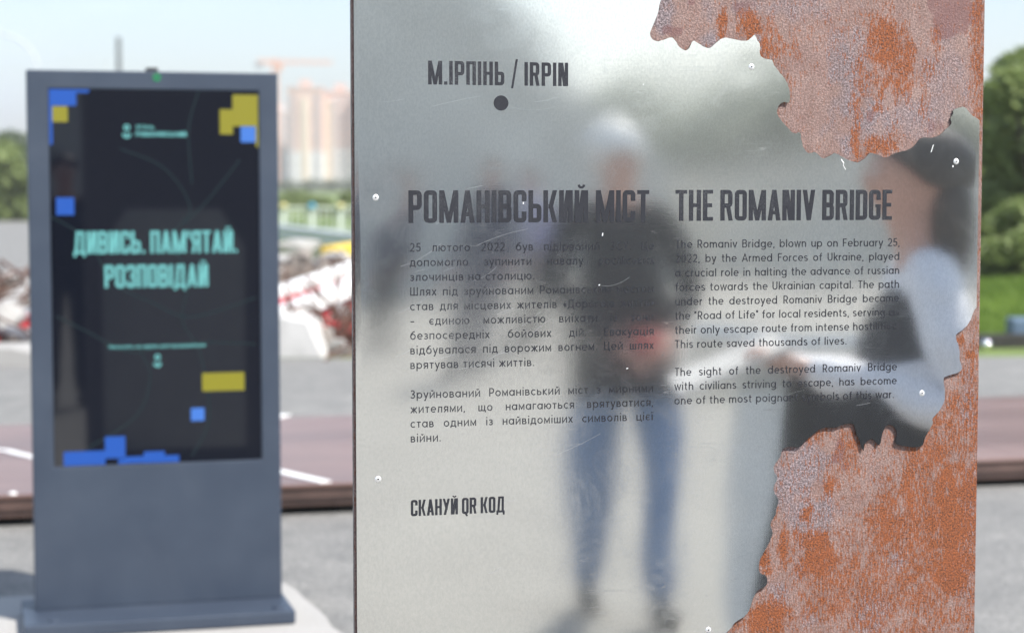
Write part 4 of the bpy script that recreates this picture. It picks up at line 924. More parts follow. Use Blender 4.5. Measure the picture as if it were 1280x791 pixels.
# right of the panel
RT = [(1262, 31, 3.75, 1.05, 1, 'tall leafy tree close behind the right edge of the panel'), (1236, 34, 3.2, 1.2, 2, 'bushy tree half hidden by the right edge of the panel'), (1290, 29, 3.3, 1.2, 3, 'leafy tree at the right picture edge above the grass'), (1215, 30, 2.6, 1.1, 4, 'low bush hidden partly behind the rusty edge'), (1320, 33, 4.0, 1.5, 5, 'big leafy tree just outside the right side of the view')]
for px, Y, hh_, rw, sd, lb in RT: tree('a', at(px, Y), hh_, rw, lb, 'trees beyond the grass on the right', M_LEAF, 9000, .085, sd, base=.04)
tree('a', at(1268, 27.4), 1.4, .8, 'low dark shrub at the foot of the trees on the right', None, M_LEAF, 4000, .06, 8, base=.05, name='shrub', cat='shrub')
tree('a', at(1244, 27.8), 1.1, .7, 'low shrub beside the rusty edge at the foot of the trees', None, M_LEAF, 4000, .06, 9, base=.05, name='shrub', cat='shrub')
# left of the kiosk and between
for i, (px, Y, hh_, rw, lb) in enumerate([(14, 85, 3.1, 1.6, 'rounded green tree between the picture edge and the kiosk'), (-12, 92, 3.9, 2.0, 'green tree cut by the left picture edge'), (34, 100, 3.4, 2.2, 'darker tree half hidden behind the kiosk'), (6, 130, 5.0, 3.2, 'farther dark tree behind the rounded one on the left')]):
    tree('b', at(px, Y), hh_, rw, lb, 'trees left of the kiosk', M_LEAF if i < 2 else M_LEAFD, 6000, .16, 20 + i, base=.08)
for i, (px, Y, hh_, rw, lb) in enumerate([(403, 100, .9, 1.0, 'round green bush below the apartment block'), (432, 95, 1.2, .8, 'green bush beside the panel edge below the apartment block'), (366, 120, 1.1, 1.7, 'low green bush right of the kiosk below the pale block'), (350, 110, .8, 1.0, 'small bush touching the kiosk edge')]):
    tree('c', at(px, Y), hh_ , rw, lb, 'bushes beyond the bridge fence', M_LEAF, 2500, .12, 30 + i, base=.05, name='bush', cat='bush')
# grass verge on the right, its blades
grid_sheet('grass_bank', 4.2, 16, 18.7, 42, 24, 30, lambda x, y: -.012 + .22 * min(1, max(0, (y - 19.2) / 6)) + .03 * mnoise.noise((x, y, 0)), M_GRND)['kind'] = 'structure'
def blades(name, x0, x1, y0, y1, n, hh_, zf_, seed, label):
    r = np.random.default_rng(seed); x = r.uniform(x0, x1, n); y = r.uniform(y0, y1, n); z = np.array([zf_(a, b) for a, b in zip(x, y)])
    hv = hh_ * r.uniform(.5, 1.2, n); an = r.uniform(0, 6.28, n); w = .014
    lx, ly = r.normal(0, .05, n), r.normal(0, .05, n)
    V = np.stack([np.stack([x - w * np.cos(an), y - w * np.sin(an), z], 1), np.stack([x + w * np.cos(an), y + w * np.sin(an), z], 1), np.stack([x + lx, y + ly, z + hv], 1)], 1).reshape(-1, 3)
    me = bpy.data.meshes.new(name); me.from_pydata(V.tolist(), [], np.arange(3 * n).reshape(n, 3).tolist()); o = link(name, me, M_GRASS); tag(o, label, 'grass', kind='stuff')
blades('grass', 4.3, 8.5, 19, 29, 26000, .16, lambda x, y: -.03 + .22 * min(1, max(0, (y - 19.2) / 6)), 3, 'bright green grass on the bank right of the panel')
blades('grass', -14, -5, 64, 86, 14000, .22, lambda x, y: -.03, 4, 'green grass behind the bridge fence')
# yellowish grass strip at the far end of the road
sheet('meadow_strip', [(-60, 96), (-15, 96), (-15, 84), (-60, 84)], -.004, mat('dry_grass', (0.30, 0.32, 0.09), .9, var=.3, scale=1.0))
# small things at the edge of the pavement on the right
e = MB().box(0, 6.5, -.08, .08, -.02, .12).build('kerb_log', mat('dark_timber', (.03, .028, .024), .8, var=.3), None, bevel=.02, loc=at(1180, 18.95)); e.rotation_euler = (0, 0, R(3)); tag(e, 'dark timber edging along the far end of the pavement', 'edging')
M_BLUEG = mat('blue_grey_plastic', (0.10, 0.15, 0.21), .5, var=.1)
e = empty('equipment_case', at(1275, 19.2, .0)); tag(e, 'blue-grey case on a yellow base beside the grass at the right edge', 'case')
MB().box(-.10, .30, -.15, .15, .09, .27).build('lid', M_BLUEG, e, bevel=.03); MB().box(-.16, .30, -.17, .17, .0, .085).build('base', M_YEL, e, bevel=.01)
q = MB().ball((0, 0, .06), .05, .05, .05, 14, 8).build('glint_ball', mat('glint_chrome', (.85, .85, .85), .12, metal=1.0, var=.02), None, smooth=True, loc=at(1235, 18.5)); tag(q, 'small shiny ball added for the light glint before the dark edging', 'ball')  # made-up ball in place of an out-of-focus light glint

# ================================================================== 7. FAR BUILDINGS, CRANE, POLES
M_B1 = mat('pink_brick_wall', (0.68, 0.48, 0.40), .8, var=.12, scale=.2); M_B2 = mat('white_wall', (0.78, 0.76, 0.74), .8, var=.05, scale=.2); M_B3 = mat('ochre_wall', (0.74, 0.62, 0.48), .8, var=.06, scale=.2); M_BP = mat('pale_wall', (0.76, 0.66, 0.62), .8, var=.06, scale=.2)
M_WIN = mat('window_glass', (0.30, 0.30, 0.33), .25, var=.2, scale=.3); M_FR = mat('balcony_slab', (.75, .72, .70), .8, var=.05)
BY = 620.0
win_me = MB().box(-.75, .75, -.12, .06, -.8, .8).mesh('window'); win_me.materials.append(M_WIN)
sill_me = MB().box(-.85, .85, -.28, 0, -.98, -.84).mesh('sill'); sill_me.materials.append(M_FR)
bal2 = MB().box(-1.5, 1.5, -1.1, 0, -1.25, -.35).mesh('balcony'); bal2.materials.append(M_FR)
def block(px0, px1, pyt, m_up, m_low, dep, label, cols, Y=BY, split=.42, seed=0, ochre=None):
    x0 = (px0 - 640) / F * Y; x1 = (px1 - 640) / F * Y; Ht = hgt(pyt, Y); wdt = x1 - x0
    e = empty('apartment_block', (x0, Y, 0)); tag(e, label, 'building')
    zs = Ht * split
    MB().box(0, wdt, 0, dep, -.5, zs).build('lower_wall', m_low, e); MB().box(0, wdt, 0, dep, zs + .01, Ht).build('upper_wall', m_up, e)
    MB().box(-.3, wdt + .3, -.3, dep + .3, Ht + .01, Ht + .8).build('roof', m_up, e); MB().box(wdt * .35, wdt * .65, 2, 7, Ht + .81, Ht + 3.2).build('lift_house', m_up, e)
    if ochre is not None: MB().box(wdt * ochre, wdt * ochre + 2.2, -.5, -.01, 0, Ht * .92).build('stair_strip', M_B3, e)
    nf = int(Ht / 3.0); r = random.Random(seed)
    for f_ in range(nf):
        for c_ in range(cols):
            x_ = wdt * (c_ + .5) / cols
            if ochre is not None and abs(x_ - wdt * ochre - 1.1) < 1.9: continue
            w_ = link('window', win_me, None, e, loc=(x_, 0, 1.8 + 3 * f_)); 
            if c_ % 3 == 1: link('balcony', bal2, None, e, loc=(x_, -.02, 1.8 + 3 * f_))
            else: link('sill', sill_me, None, w_)
block(330, 366, 142, M_BP, M_B2, 14, 'pale apartment block right of the kiosk under the crane', 3, 640, .5, 1)
block(361, 402, 112, M_B1, M_B2, 16, 'tall pink apartment block right of the kiosk with white lower floors', 4, 615, .38, 2, ochre=.42)
block(404, 446, 117, M_B1, M_B2, 16, 'pink apartment block cut by the left edge of the panel', 4, 630, .42, 3, ochre=.1)
block(448, 520, 110, M_B1, M_B2, 16, 'apartment block mostly hidden behind the left side of the panel', 5, 625, .4, 4)
block(-60, -8, 172, M_B1, M_B2, 16, 'low distant block beyond the trees at the left edge', 4, 900, .4, 5)
# far treeline
def far_trees(name, px0, px1, Y, hm, seed, label):
    r = random.Random(seed); bl = []
    px = px0
    while px < px1:
        hh_ = hm * r.uniform(.6, 1.1); bl.append(((px - 640) / F * Y, Y + r.uniform(-8, 8), hh_ * .55, hh_ * .8, hh_ * .6, hh_ * .55)); px += hh_ * .9 / Y * F
    me = leaf_cloud(name, bl, 9000, hm * .10, seed); me.materials.append(M_LEAFD); o = link(name, me); tag(o, label, 'woodland', kind='stuff')
far_trees('distant_woodland', -120, 60, 400, 9, 5, 'far dark line of woodland at the left horizon')
far_trees('distant_woodland', 300, 560, 420, 2.5, 6, 'thin line of far trees below the apartment blocks')
far_trees('distant_woodland', 1150, 1400, 300, 6, 7, 'far woodland behind the trees on the right')
# crane
M_CR = mat('crane_orange', (0.75, 0.36, 0.20), .6, var=.05)
YC = 560; e = empty('tower_crane', at(346, YC, 0)); tag(e, 'faint orange tower crane rising behind the right edge of the kiosk', 'tower crane')
def lattice(name, a, b, w, n_, r_):
    a, b = Vector(a), Vector(b); d = (b - a); up = Vector((0, 0, 1)) if abs(d.normalized().z) < .9 else Vector((0, 1, 0)); s_ = d.cross(up).normalized() * w; t_ = s_.cross(d).normalized() * w
    mb = MB(); cs = [s_ + t_, s_ - t_, -s_ - t_, -s_ + t_]
    for c in cs: mb.tube(a + c, b + c, r_, r_, 4)
    for k in range(n_):
        p, q = a + d * (k / n_), a + d * ((k + 1) / n_)
        for i in range(4): mb.tube(p + cs[i], q + cs[(i + 1) % 4], r_ * .6, r_ * .6, 3, caps=False)
    return mb.build(name, M_CR, e)
zt = hgt(74, YC); zj = hgt(78, YC)
lattice('mast', (0, 0, -1), (0, 0, zt), .75, 16, .22); lattice('jib', (0, 0, zj), (16, 6, zj + .3), .45, 12, .14); lattice('counter_jib', (0, 0, zj), (-5, -2, zj), .5, 4, .18)
MB().box(-5.6, -3.4, -2.6, -1.2, zj - 1.8, zj - .2).build('counterweight', M_GREYP, e); MB().box(.5, 2.0, -1.2, .6, zj - 2.6, zj - .7).build('cab', M_CR, e)
# poles behind the kiosk
e = MB().tube((0, 0, -.1), (0, 0, hgt(47, 70)), .12, .09, 10).build('mast_pole', mat('dark_grey_pole', (.16, .17, .18), .6, var=.1), None, loc=at(152, 70)); tag(e, 'dark grey pole rising above the top of the kiosk', 'pole')
e = MB().tube((0, 0, -.1), (0, 0, hgt(74, 90)), .05, .05, 8).build('thin_pole', M_GALV, None, loc=at(137, 90)); tag(e, 'thin pale pole just left of the dark grey pole', 'pole')
e = empty('street_lamp', at(51, 60)); tag(e, 'pale street lamp with a curved arm above the left corner of the kiosk', 'street lamp')
LA = [(51, 230), (51, 84), (47, 70), (38, 57), (24, 48), (8, 43), (-4, 42)]
pp = [Vector((at(px, 60).x - at(51, 60).x, 0, hgt(py, 60))) for px, py in LA]; pp[0].z = -.1
MB().path(pp, .032, 8).build('pole', M_GALV, e); MB().box(pp[-1].x - .5, pp[-1].x + .05, -.12, .12, pp[-1].z - .08, pp[-1].z + .06).build('lamp_head', M_GALV, e, bevel=.03)

# ================================================================== 8. WHAT THE STEEL MIRRORS
def skin_mesh(name, nodes, links_, root=0, levels=2):
    me = bpy.data.meshes.new(name); me.from_pydata([n_[0] for n_ in nodes], links_, [])
    o = bpy.data.objects.new(name, me); COL.objects.link(o)
    md = o.modifiers.new('s', 'SKIN'); md.use_smooth_shade = True; md.branch_smoothing = .6
    for i, n_ in enumerate(nodes):
        r_ = n_[1]; me.skin_vertices[0].data[i].radius = r_ if isinstance(r_, tuple) else (r_, r_)
    me.skin_vertices[0].data[root].use_root = True
    sb = o.modifiers.new('d', 'SUBSURF'); sb.levels = levels
    bpy.context.view_layer.update()
    dg = bpy.context.evaluated_depsgraph_get(); m2 = bpy.data.meshes.new_from_object(o.evaluated_get(dg)); m2.name = name
    bpy.data.objects.remove(o, do_unlink=True); bpy.data.meshes.remove(me)
    for p in m2.polygons: p.use_smooth = True
    return m2
M_SKIN = mat('skin', (0.56, 0.32, 0.24), .5, var=.08, scale=12); M_HAIRD = mat('dark_hair', (0.025, 0.018, 0.014), .5, var=.3, scale=40, stretch=(1, 1, .2)); M_HAIRG = mat('white_hair', (0.80, 0.79, 0.76), .5, var=.15, scale=40)
M_JEAN = mat('blue_denim', (0.10, 0.18, 0.34), .8, col2=(0.16, 0.26, 0.43), scale=14, bump=.003, bscale=30); M_BLK = mat('black_cloth', (0.012, 0.013, 0.018), .8, var=.3, scale=9, bump=.004, bscale=12)
M_NAVY = mat('navy_cloth', (0.035, 0.045, 0.085), .8, var=.25, scale=9, bump=.004, bscale=12); M_SHIRT = mat('white_shirt', (0.80, 0.80, 0.82), .75, var=.05, scale=9, bump=.004, bscale=12)
M_SHOE = mat('dark_shoe', (0.03, 0.03, 0.035), .5, var=.3); M_EYE = mat('eye_white', (.75, .73, .70), .2, var=.05); M_LIP = mat('lips', (.42, .16, .14), .5, var=.1); M_REDI = mat('red_plastic', (.55, .07, .07), .4, var=.1)
M_LAV = mat('lavender_cloth', (.36, .34, .52), .8, var=.15, scale=9)
def person(loc, heading, label, H=1.75, hair=M_HAIRD, longhair=False, top=M_BLK, sleeve=None, pants=M_JEAN, elbows=None, wrists=None, feet=None, group=None, headtilt=0.0, build_=1.0, skirt=False, rolled=False, cover=False):
    """faces local -Y... heading turns it; joints in metres for a 1.75 m figure"""
    k = H / 1.75
    e = empty('person', loc, heading); tag(e, label, 'person', group); e.scale = (k, k, k)
    J = dict(pel=(0, 0, .95), wai=(0, .005, 1.10), che=(0, 0, 1.28), nb=(0, .01, 1.44), nk=(0, .0, 1.52), h1=(0, -.02, 1.58), h2=(0, -.015, 1.66), h3=(0, -.005, 1.705))
    for s_, n_ in ((-1, 'l'), (1, 'r')):
        J['sh' + n_] = (s_ * .175, .01, 1.40); J['hp' + n_] = (s_ * .095, 0, .88)
        J['el' + n_] = (elbows or {}).get(n_, (s_ * .23, .03, 1.12)); J['wr' + n_] = (wrists or {}).get(n_, (s_ * .25, -.04, .87))
        f_ = (feet or {}).get(n_, (s_ * .11, .0)); J['kn' + n_] = ((s_ * .10 + f_[0]) / 2, f_[1] * .5 - .02, .50); J['an' + n_] = (f_[0], f_[1] + .02, .085); J['to' + n_] = (f_[0] + s_ * .025, f_[1] - .15, .035)
    nodes = []; ix = {}; ed = []
    def nd(n_, p, r_): ix[n_] = len(nodes); nodes.append((p, r_)); return ix[n_]
    b_ = build_
    for n_, r_ in (('pel', .100), ('wai', .095), ('che', .118), ('nb', .062), ('nk', .046), ('h1', .070), ('h2', .094), ('h3', .080)): nd(n_, J[n_], r_)
    for a, c in (('pel', 'wai'), ('wai', 'che'), ('che', 'nb'), ('nb', 'nk'), ('nk', 'h1'), ('h1', 'h2'), ('h2', 'h3')): ed.append((ix[a], ix[c]))
    for n_ in 'lr':
        s_ = -1 if n_ == 'l' else 1
        nd('sh' + n_, J['sh' + n_], .046); nd('el' + n_, J['el' + n_], .036); nd('wr' + n_, J['wr' + n_], .027)
        ed += [(ix['nb'], ix['sh' + n_]), (ix['sh' + n_], ix['el' + n_]), (ix['el' + n_], ix['wr' + n_])]
        w = Vector(J['wr' + n_]); d = (w - Vector(J['el' + n_])).normalized(); side = d.cross(Vector((0, 0, 1)))
        side = side.normalized() if side.length > .2 else Vector((0, -1, 0))
        pm = w + d * .055; nd('pa' + n_, tuple(pm), .030); ed.append((ix['wr' + n_], ix['pa' + n_]))
        crl = Vector((0, 0, -1)) if abs(d.z) < .7 else Vector((-s_, -.3, 0)).normalized()
        for fi, (off, ln_) in enumerate(((-.030, .062), (-.010, .072), (.010, .067), (.029, .052))):
            r0 = pm + side * off + d * .030; nd('f%d' % fi + n_, tuple(r0), .0105); m_ = r0 + d * ln_ * .55 + crl * .006; nd('g%d' % fi + n_, tuple(m_), .009); t_ = m_ + (d * .6 + crl * .7).normalized() * ln_ * .5; nd('t%d' % fi + n_, tuple(t_), .0075)
            ed += [(ix['pa' + n_], ix['f%d' % fi + n_]), (ix['f%d' % fi + n_], ix['g%d' % fi + n_]), (ix['g%d' % fi + n_], ix['t%d' % fi + n_])]
        th_ = w + d * .03 + side * (-.035); nd('th' + n_, tuple(th_), .013); t2 = th_ + (d * .8 - side * .5 + crl * .2).normalized() * .045; nd('tt' + n_, tuple(t2), .009); ed += [(ix['wr' + n_], ix['th' + n_]), (ix['th' + n_], ix['tt' + n_])]
        nd('hp' + n_, J['hp' + n_], .088 * b_); nd('kn' + n_, J['kn' + n_], .056); nd('an' + n_, J['an' + n_], .038); nd('to' + n_, J['to' + n_], .03)
        ed += [(ix['pel'], ix['hp' + n_]), (ix['hp' + n_], ix['kn' + n_]), (ix['kn' + n_], ix['an' + n_]), (ix['an' + n_], ix['to' + n_])]
    me = skin_mesh('body', nodes, ed, 0, 2)
    hc = Vector((0, -.012, 1.645))
    def flat(me_):
        for v in me_.vertices:
            c = v.co
            if .80 < c.z < 1.50 and abs(c.x) < .25 and abs(c.y) < .19: c.y *= .78
    flat(me)
    segs = []
    for n_ in 'lr': segs += [(J['sh' + n_], J['el' + n_], .030, .19), (J['el' + n_], J['wr' + n_], .026, .08), (J['hp' + n_], J['kn' + n_], .055, .13), (J['kn' + n_], J['an' + n_], .034, .10)]
    for v in me.vertices:
        for a_, b_2, rm, reach in segs:
            A, B_ = Vector(a_), Vector(b_2); ab_ = B_ - A; t_ = (v.co - A).dot(ab_) / ab_.length_squared
            if -.6 < t_ < (.86 if rm == .026 else 1.02) and abs(v.co.x) > (.14 if rm == .030 else .03):
                q_ = A + ab_ * t_; d_ = v.co - q_
                if rm < d_.length < reach: v.co = q_ + d_ * (rm / d_.length)
    for v in me.vertices:      # face
        c = v.co; q = c - hc
        if c.z > 1.555 and q.length < .17:
            c.x = hc.x + q.x * .90; 
            if q.y > 0: c.y = hc.y + q.y * 1.12
            g_ = lambda x0, z0, sx_, sz_: math.exp(-((q.x - x0) / sx_) ** 2 - ((q.z - z0) / sz_) ** 2)
            if q.y < 0:
                c.y -= .030 * g_(0, -.012, .013, .028) + .010 * g_(0, -.078, .03, .016) + .006 * g_(0, -.05, .028, .008) + .006 * g_(0, .03, .06, .012)
                c.y += .010 * (g_(-.032, .008, .016, .012) + g_(.032, .008, .016, .012))
            c.x += (.012 if q.x > 0 else -.012) * math.exp(-((q.y - .012) / .014) ** 2 - ((q.z + .005) / .026) ** 2) * (1 if abs(q.x) > .05 else 0)
    for m_ in (M_SKIN, top, sleeve or top, pants, M_SHOE): me.materials.append(m_)
    hands = [Vector(J['wrl']), Vector(J['wrr'])]; sh_ = [(Vector(J['sh' + n_]), Vector(J['el' + n_]), Vector(J['wr' + n_])) for n_ in 'lr']
    for f_ in me.polygons:     # undershirt, trousers and socks
        c = f_.center
        def seg_d(a_, b_3): ab_ = b_3 - a_; t_ = max(0, min(1, (c - a_).dot(ab_) / ab_.length_squared)); return (c - a_ - ab_ * t_).length, t_
        da = min(min(seg_d(A, B_)[0], seg_d(B_, C_3)[0] if seg_d(B_, C_3)[1] < .8 else 9) for A, B_, C_3 in sh_)
        dh = min(seg_d(B_, C_3)[0] for A, B_, C_3 in sh_ if True)
        pastwrist = any((c - C_3).dot(C_3 - B_) > -.035 * (C_3 - B_).length and (c - C_3).length < .22 for A, B_, C_3 in sh_)
        if c.z > 1.455: continue
        if c.z < .10: f_.material_index = 4
        elif pastwrist: continue
        elif da < .13 and abs(c.x) > .12: f_.material_index = 2
        elif c.z > .93: f_.material_index = 1 if (c.z < 1.40 or sleeve is None) else 2
        else: f_.material_index = 3
    link('body', me, None, e)
    for s_ in (-1, 1): MB().ball((s_ * .030, -.094, 1.653), .0115, .008, .008, 10, 6).build('eye', M_EYE, e, smooth=True)
    MB().ball((0, -.098, 1.596), .022, .006, .006, 10, 6).build('mouth', M_LIP, e, smooth=True)
    # hair: shell over the skull
    hm = MB(); nu_, nv_ = 24, 14; vs = []; fs_ = []
    for j in range(nv_ + 1):
        for i in range(nu_):
            th_ = 2 * math.pi * i / nu_; front = max(0, -math.sin(th_)); lim = (2.0 if cover else 1.25 if longhair else 1.05) * (1.6 - .78 * front) ; ph = lim * j / nv_
            rr_ = 1 + .04 * mnoise.noise((i * .7, j * .9, 3)); vs.append((hc.x + .101 * rr_ * math.sin(ph) * math.cos(th_), hc.y + .012 + .119 * rr_ * math.sin(ph) * math.sin(th_), hc.z + .028 + .100 * rr_ * math.cos(ph)))
    for j in range(nv_):
        for i in range(nu_): fs_.append((j * nu_ + i, (j + 1) * nu_ + i, (j + 1) * nu_ + (i + 1) % nu_, j * nu_ + (i + 1) % nu_))
    hm.add(vs, fs_)
    if longhair: hm.ball((0, .055, 1.56), .088, .055, .15, 16, 10)
    hm.build('hair', hair, e, smooth=True)
    # clothes
    def cloth(name, names, links_, grow, m, cut=None):
        nn = [(J[a], grow.get(a, .0)) for a in names]; mm = skin_mesh(name, nn, [(names.index(a), names.index(c)) for a, c in links_], 0, 2)
        flat(mm)
        for v in mm.vertices: v.co += Vector((mnoise.noise(v.co * 9), mnoise.noise(v.co * 9 + Vector((5, 5, 5))), 0)) * .008
        link(name, mm, m, e)
    if sleeve is None:
        cloth('jacket', ['pel', 'wai', 'che', 'nb', 'shl', 'ell', 'wrl', 'shr', 'elr', 'wrr'], [('pel', 'wai'), ('wai', 'che'), ('che', 'nb'), ('nb', 'shl'), ('shl', 'ell'), ('ell', 'wrl'), ('nb', 'shr'), ('shr', 'elr'), ('elr', 'wrr')],
              dict(pel=.165 * b_, wai=.150 * b_, che=.155 * b_, nb=.080, shl=.078, shr=.078, ell=.060, elr=.060, wrl=.042, wrr=.042), top)
    else:
        cloth('sleeves', ['shl', 'ell', 'wrl', 'nb', 'shr', 'elr', 'wrr'], [('nb', 'shl'), ('shl', 'ell'), ('ell', 'wrl'), ('nb', 'shr'), ('shr', 'elr'), ('elr', 'wrr')], dict(nb=.075, shl=.074, shr=.074, ell=.064, elr=.064, wrl=.042, wrr=.042), sleeve)
        cloth('vest', ['pel', 'wai', 'che', 'nb'], [('pel', 'wai'), ('wai', 'che'), ('che', 'nb')], dict(pel=.165 * b_, wai=.145 * b_, che=.150 * b_, nb=.082), top)
    cloth('trousers', ['pel', 'wai', 'hpl', 'knl', 'anl', 'hpr', 'knr', 'anr'], [('wai', 'pel'), ('pel', 'hpl'), ('hpl', 'knl'), ('knl', 'anl'), ('pel', 'hpr'), ('hpr', 'knr'), ('knr', 'anr')],
          dict(wai=.118, pel=.135 * b_, hpl=.100 * b_, hpr=.100 * b_, knl=.080, knr=.080, anl=.062, anr=.062), pants)
    for n_ in 'lr':
        mm = skin_mesh('shoe', [((J['an' + n_][0], J['an' + n_][1] + .03, .055), .056), ((J['an' + n_][0], J['an' + n_][1] - .03, .055), .056), (J['to' + n_], .046)], [(0, 1), (1, 2)], 0, 2)
        for v in mm.vertices: v.co.z = max(v.co.z, .002)
        link('shoe', mm, M_SHOE, e)
    return e
def skirt(e, r0, r1, z0, z1, m, dy=0.0, name='skirt'):
    mb = MB(); n = 28; nz_ = 8; vs = []
    for j in range(nz_ + 1):
        t = j / nz_
        for i in range(n):
            a = 2 * math.pi * i / n; r_ = (r0 + (r1 - r0) * t ** .8) * (1 + .05 * t * math.sin(a * 7)); vs.append((r_ * math.cos(a), r_ * .82 * math.sin(a) + dy, z1 + (z0 - z1) * t))
    mb.add(vs, [(j * n + i, j * n + (i + 1) % n, (j + 1) * n + (i + 1) % n, (j + 1) * n + i) for j in range(nz_) for i in range(n)])
    mb.build(name, m, e, smooth=True)
def head_to(px, L, dpx):        # heading so that the mirrored figure faces image-left (dpx < 0) or right
    v = refl(px + dpx, L) - refl(px, L); return math.atan2(v.y, v.x) + math.pi / 2
# man in jeans, mirrored in the middle of the sheet
p = refl(776, 7.1)
q_ = (PQ - p); face = math.atan2(q_.y, q_.x) + math.pi / 2
em = person(p, face - .25, 'white-haired man in dark jacket and blue jeans, mirrored in the middle of the steel sheet', 1.84, hair=M_HAIRG, top=M_BLK, pants=M_JEAN,
       elbows=dict(l=(-.25, .02, 1.12), r=(.25, .02, 1.12)), wrists=dict(l=(-.08, -.26, .98), r=(.10, -.27, .96)), feet=dict(l=(-.10, -.16), r=(.12, .16)), build_=1.10, cover=True)
skirt(em, .185, .20, .76, 1.06, M_BLK, 0, 'jacket_hem')
# red thing in his hands
hp = p + Matrix.Rotation(face - .25, 3, 'Z') @ Vector((0.02, -.37, 1.03)); o = MB().box(-.055, .055, -.03, .03, -.03, .03).build('red_case', M_REDI, None, bevel=.015, loc=hp, rz=face); tag(o, 'small red case held by the man in jeans', 'case')
# woman in black vest with pale sleeves on the right
pw = refl(1148, 4.25); hw = head_to(1148, 4.25, -160)
ew = person(pw, hw, 'woman with dark hair, black vest and pale sleeves, mirrored at the right of the steel', 1.71, longhair=True, top=M_BLK, sleeve=M_SHIRT, pants=M_BLK,
       elbows=dict(l=(-.25, .05, 1.14), r=(.25, .05, 1.14)), wrists=dict(l=(-.13, -.27, 1.24), r=(.13, -.27, 1.22)), build_=1.28)
skirt(ew, .22, .34, .42, 1.20, M_BLK, -.10)
bpos = pw + Matrix.Rotation(hw, 3, 'Z') @ Vector((0, -.42, 1.20)); o = MB().box(-.15, .15, -.14, .14, -.006, .006).build('white_papers', M_PALE, None, bevel=.002, loc=bpos, rz=hw); o.rotation_euler = (R(24), 0, hw); tag(o, 'white sheets of paper held by the woman with pale sleeves', 'papers')
# others farther off
p3 = refl(600, 15.5); person(p3, face + .5, 'person in navy clothes, mirrored left of the man in jeans', 1.80, top=M_NAVY, pants=M_NAVY)
p4 = refl(470, 19); person(p4, face - .6, 'person in dark blue coat, small, mirrored at the left side of the steel', 1.74, top=M_NAVY, pants=M_BLK, build_=1.1)
p5 = refl(668, 17); person(p5, face + 1.2, 'person in black with lavender scarf tones, far behind the man in jeans', 1.72, top=M_LAV, pants=M_BLK)
person(Vector((-.02, -.42, 0)), R(180) + R(4), 'photographer in dark clothes, mirrored as a dark shape in the kiosk screen', 1.74, top=M_BLK, pants=M_NAVY,
       elbows=dict(l=(-.25, -.14, 1.24), r=(.25, -.14, 1.24)), wrists=dict(l=(-.09, -.27, 1.46), r=(.09, -.27, 1.46)))
person(Vector((.62, -.20, 0)), R(196), 'person in black beside the photographer, mirrored along the left side of the kiosk screen', 1.80, top=M_BLK, pants=M_BLK, build_=1.15)
# lectern mirrored between man and woman
pc = refl(985, 5.7); hl = head_to(985, 5.7, -100)
e = empty('lectern', pc, hl + R(90)); tag(e, 'white information lectern with slanted top, mirrored between man and woman', 'lectern')
MB().box(-.16, .16, -.10, .10, 0, .98).build('pedestal', M_WHITE, e, bevel=.01)
m_ = Matrix.Translation((0, -.02, 1.05)) @ Matrix.Rotation(R(28), 4, 'X')
MB().box(-.30, .30, -.25, .25, -.02, .02, m_).build('slanted_top', M_WHITE, e, bevel=.008)
M_SUNC = mat('cream_concrete', (0.62, 0.59, 0.52), .85, scale=.6, col2=(0.80, 0.77, 0.70))
# unseen wall added behind the viewer for a light band in the steel
wa, wb = refl(380, 34), refl(1300, 34); dv_ = wb - wa
e = empty('light_band_wall', wa, math.atan2(dv_.y, dv_.x)); tag(e, 'long pale wall added unseen behind the viewer, mirrored as a light band', 'wall')
npn = 9
for k in range(npn): MB().box(dv_.length * k / npn + .02, dv_.length * (k + 1) / npn - .02, -.15, .15, -.05, 1.95).build('wall_panel', M_SUNC, e, bevel=.02)
MB().box(0, dv_.length, -.2, .2, 1.96, 2.1).build('coping', M_CONC, e, bevel=.02)
ab = empty('reflection_backdrop', refl(400, 30), 0); aw = refl(760, 30) - refl(400, 30); ab.rotation_euler = (0, 0, math.atan2(aw.y, aw.x))  # unseen wall added so the steel mirrors a pale sloping area
tag(ab, 'added unseen pale abutment with sloping top, mirrored in the upper left of the steel', 'backdrop')
mb = MB(); AL = aw.length; pf = [(-4, -.05), (AL * 1.25, -.05), (AL * 1.25, 2.1), (AL * .95, 3.2), (AL * .62, 4.6), (AL * .2, 6.2), (-4, 6.4)]
mb.prism(pf, 0, 1.2); o = mb.build('backdrop_wall', mat('stained_pale_render', (0.55, 0.53, 0.48), .85, scale=.35, col2=(0.80, 0.78, 0.72), detail=4), ab, bevel=.03); o.rotation_euler = (R(90), 0, 0)
# trees and ground behind the viewer
def back(px, L): return refl(px, L)
BT = [(470, 62, 3.8, 3.8), (560, 70, 4.4, 4.4), (640, 60, 3.4, 3.4), (720, 72, 7.4, 5.4), (800, 65, 6.6, 5.0), (880, 76, 7.2, 5.6), (960, 62, 6.0, 4.8), (1040, 70, 6.2, 4.8), (1120, 66, 5.6, 4.2), (1210, 60, 5.4, 4.0)]
BTL = ['mirrored tree above the left edge of the steel', 'mirrored tree behind the heading М.ІРПІНЬ', 'mirrored low tree behind the word IRPIN', 'mirrored broad tree right of the word IRPIN', 'mirrored low tree above the head of the man in jeans', 'mirrored broad tree under the upper left tongue of rust', 'mirrored tree below the screw beside the upper rust', 'mirrored tree under the lowest point of the upper rust', 'mirrored tree above the head of the woman with papers', 'mirrored tree at the right edge of the steel']
KTL = ['tree mirrored at the left border of the kiosk screen', 'tree mirrored in the kiosk screen left of its small emblem', 'tree mirrored in the kiosk screen above the words', 'tree mirrored in the right part of the kiosk screen']
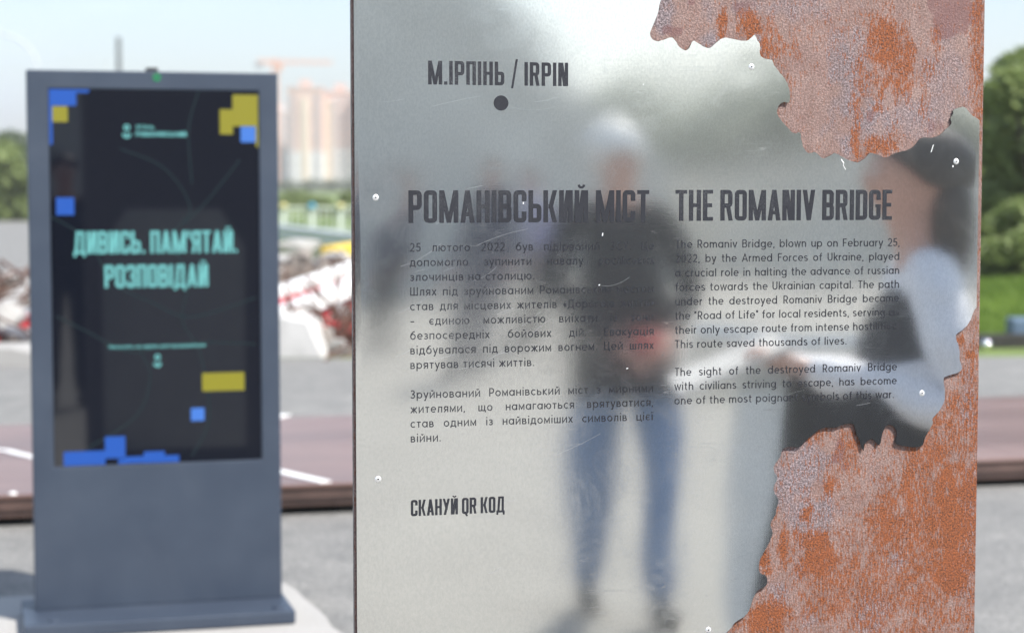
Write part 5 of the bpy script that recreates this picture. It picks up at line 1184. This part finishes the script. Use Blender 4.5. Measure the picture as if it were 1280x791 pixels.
for i, (px, L, hh_, rw) in enumerate(BT):
    tree('d', back(px, L), 5.2, 3.6, BTL[i], 'trees mirrored behind the viewer', M_LEAFW, 6000, .20, 50 + i % 3, rz=i * 1.3, base=.12).scale = (rw / 3.6, rw / 3.6, hh_ * .72 / 5.2)
TREES.clear()
for i, (px, L, hh_, rw) in enumerate([(-30, 40, 6.6, 3.8), (90, 46, 7.2, 4.2), (200, 42, 6.4, 3.8), (310, 50, 7.4, 4.4)]):
    r = ray(px, 230); c_ = KP(px, 230); q = r - KN * 2 * r.dot(KN); pt = c_ + q * (L - 7); pt.z = 0
    tree('d', pt, 5.2, 3.6, KTL[i], 'trees mirrored in the kiosk screen', M_LEAFW, 6000, .20, 50 + i % 3, rz=i * 1.7, base=.12).scale = (rw / 3.6, rw / 3.6, hh_ * .58 / 5.2)

# tangled reinforcement rods in the wreckage
rb = MB(); r_ = random.Random(5)
for i in range(120):
    px = r_.choice([r_.uniform(-50, 60), r_.uniform(448, 620), r_.uniform(404, 440)]); Y = r_.uniform(18.2, 19.0) if 400 < px < 445 else r_.uniform(18.2, 26); x_ = (px - 640) / F * Y; z_ = max(0, hz1(x_, Y)) + .02
    p = Vector((x_, Y, z_)); d = Vector((r_.uniform(-1, 1), r_.uniform(-.5, .5), r_.uniform(0, .7))).normalized()
    pts_ = [p.copy()]
    for k in range(4): p = p + d * r_.uniform(.12, .3); d = (d + Vector((r_.uniform(-.5, .5), r_.uniform(-.4, .4), r_.uniform(-.6, .3)))).normalized(); pts_.append(p.copy())
    rb.path(pts_, r_.uniform(.008, .022), 4)
o = rb.build('twisted_rods', mat('rusty_rod', (0.10, 0.045, 0.03), .8, var=.4, scale=6)); tag(o, 'tangle of rusty bent reinforcement rods in the rubble heap', 'rods', kind='stuff')
# air
hb_ = MB().box(-1520, 1520, -820, 1820, -1.2, 62).build('haze', None); tag(hb_, 'thin summer haze', 'haze', kind='stuff')
hm_ = bpy.data.materials.new('haze_air'); hm_.use_nodes = True; t_ = hm_.node_tree; t_.nodes.remove(t_.nodes['Principled BSDF'])
pv = t_.nodes.new('ShaderNodeVolumePrincipled'); pv.inputs['Color'].default_value = (1, .96, .90, 1); pv.inputs['Density'].default_value = HAZE; pv.inputs['Anisotropy'].default_value = 0.2
t_.links.new(pv.outputs[0], t_.nodes['Material Output'].inputs['Volume']); hb_.data.materials.clear(); hb_.data.materials.append(hm_)
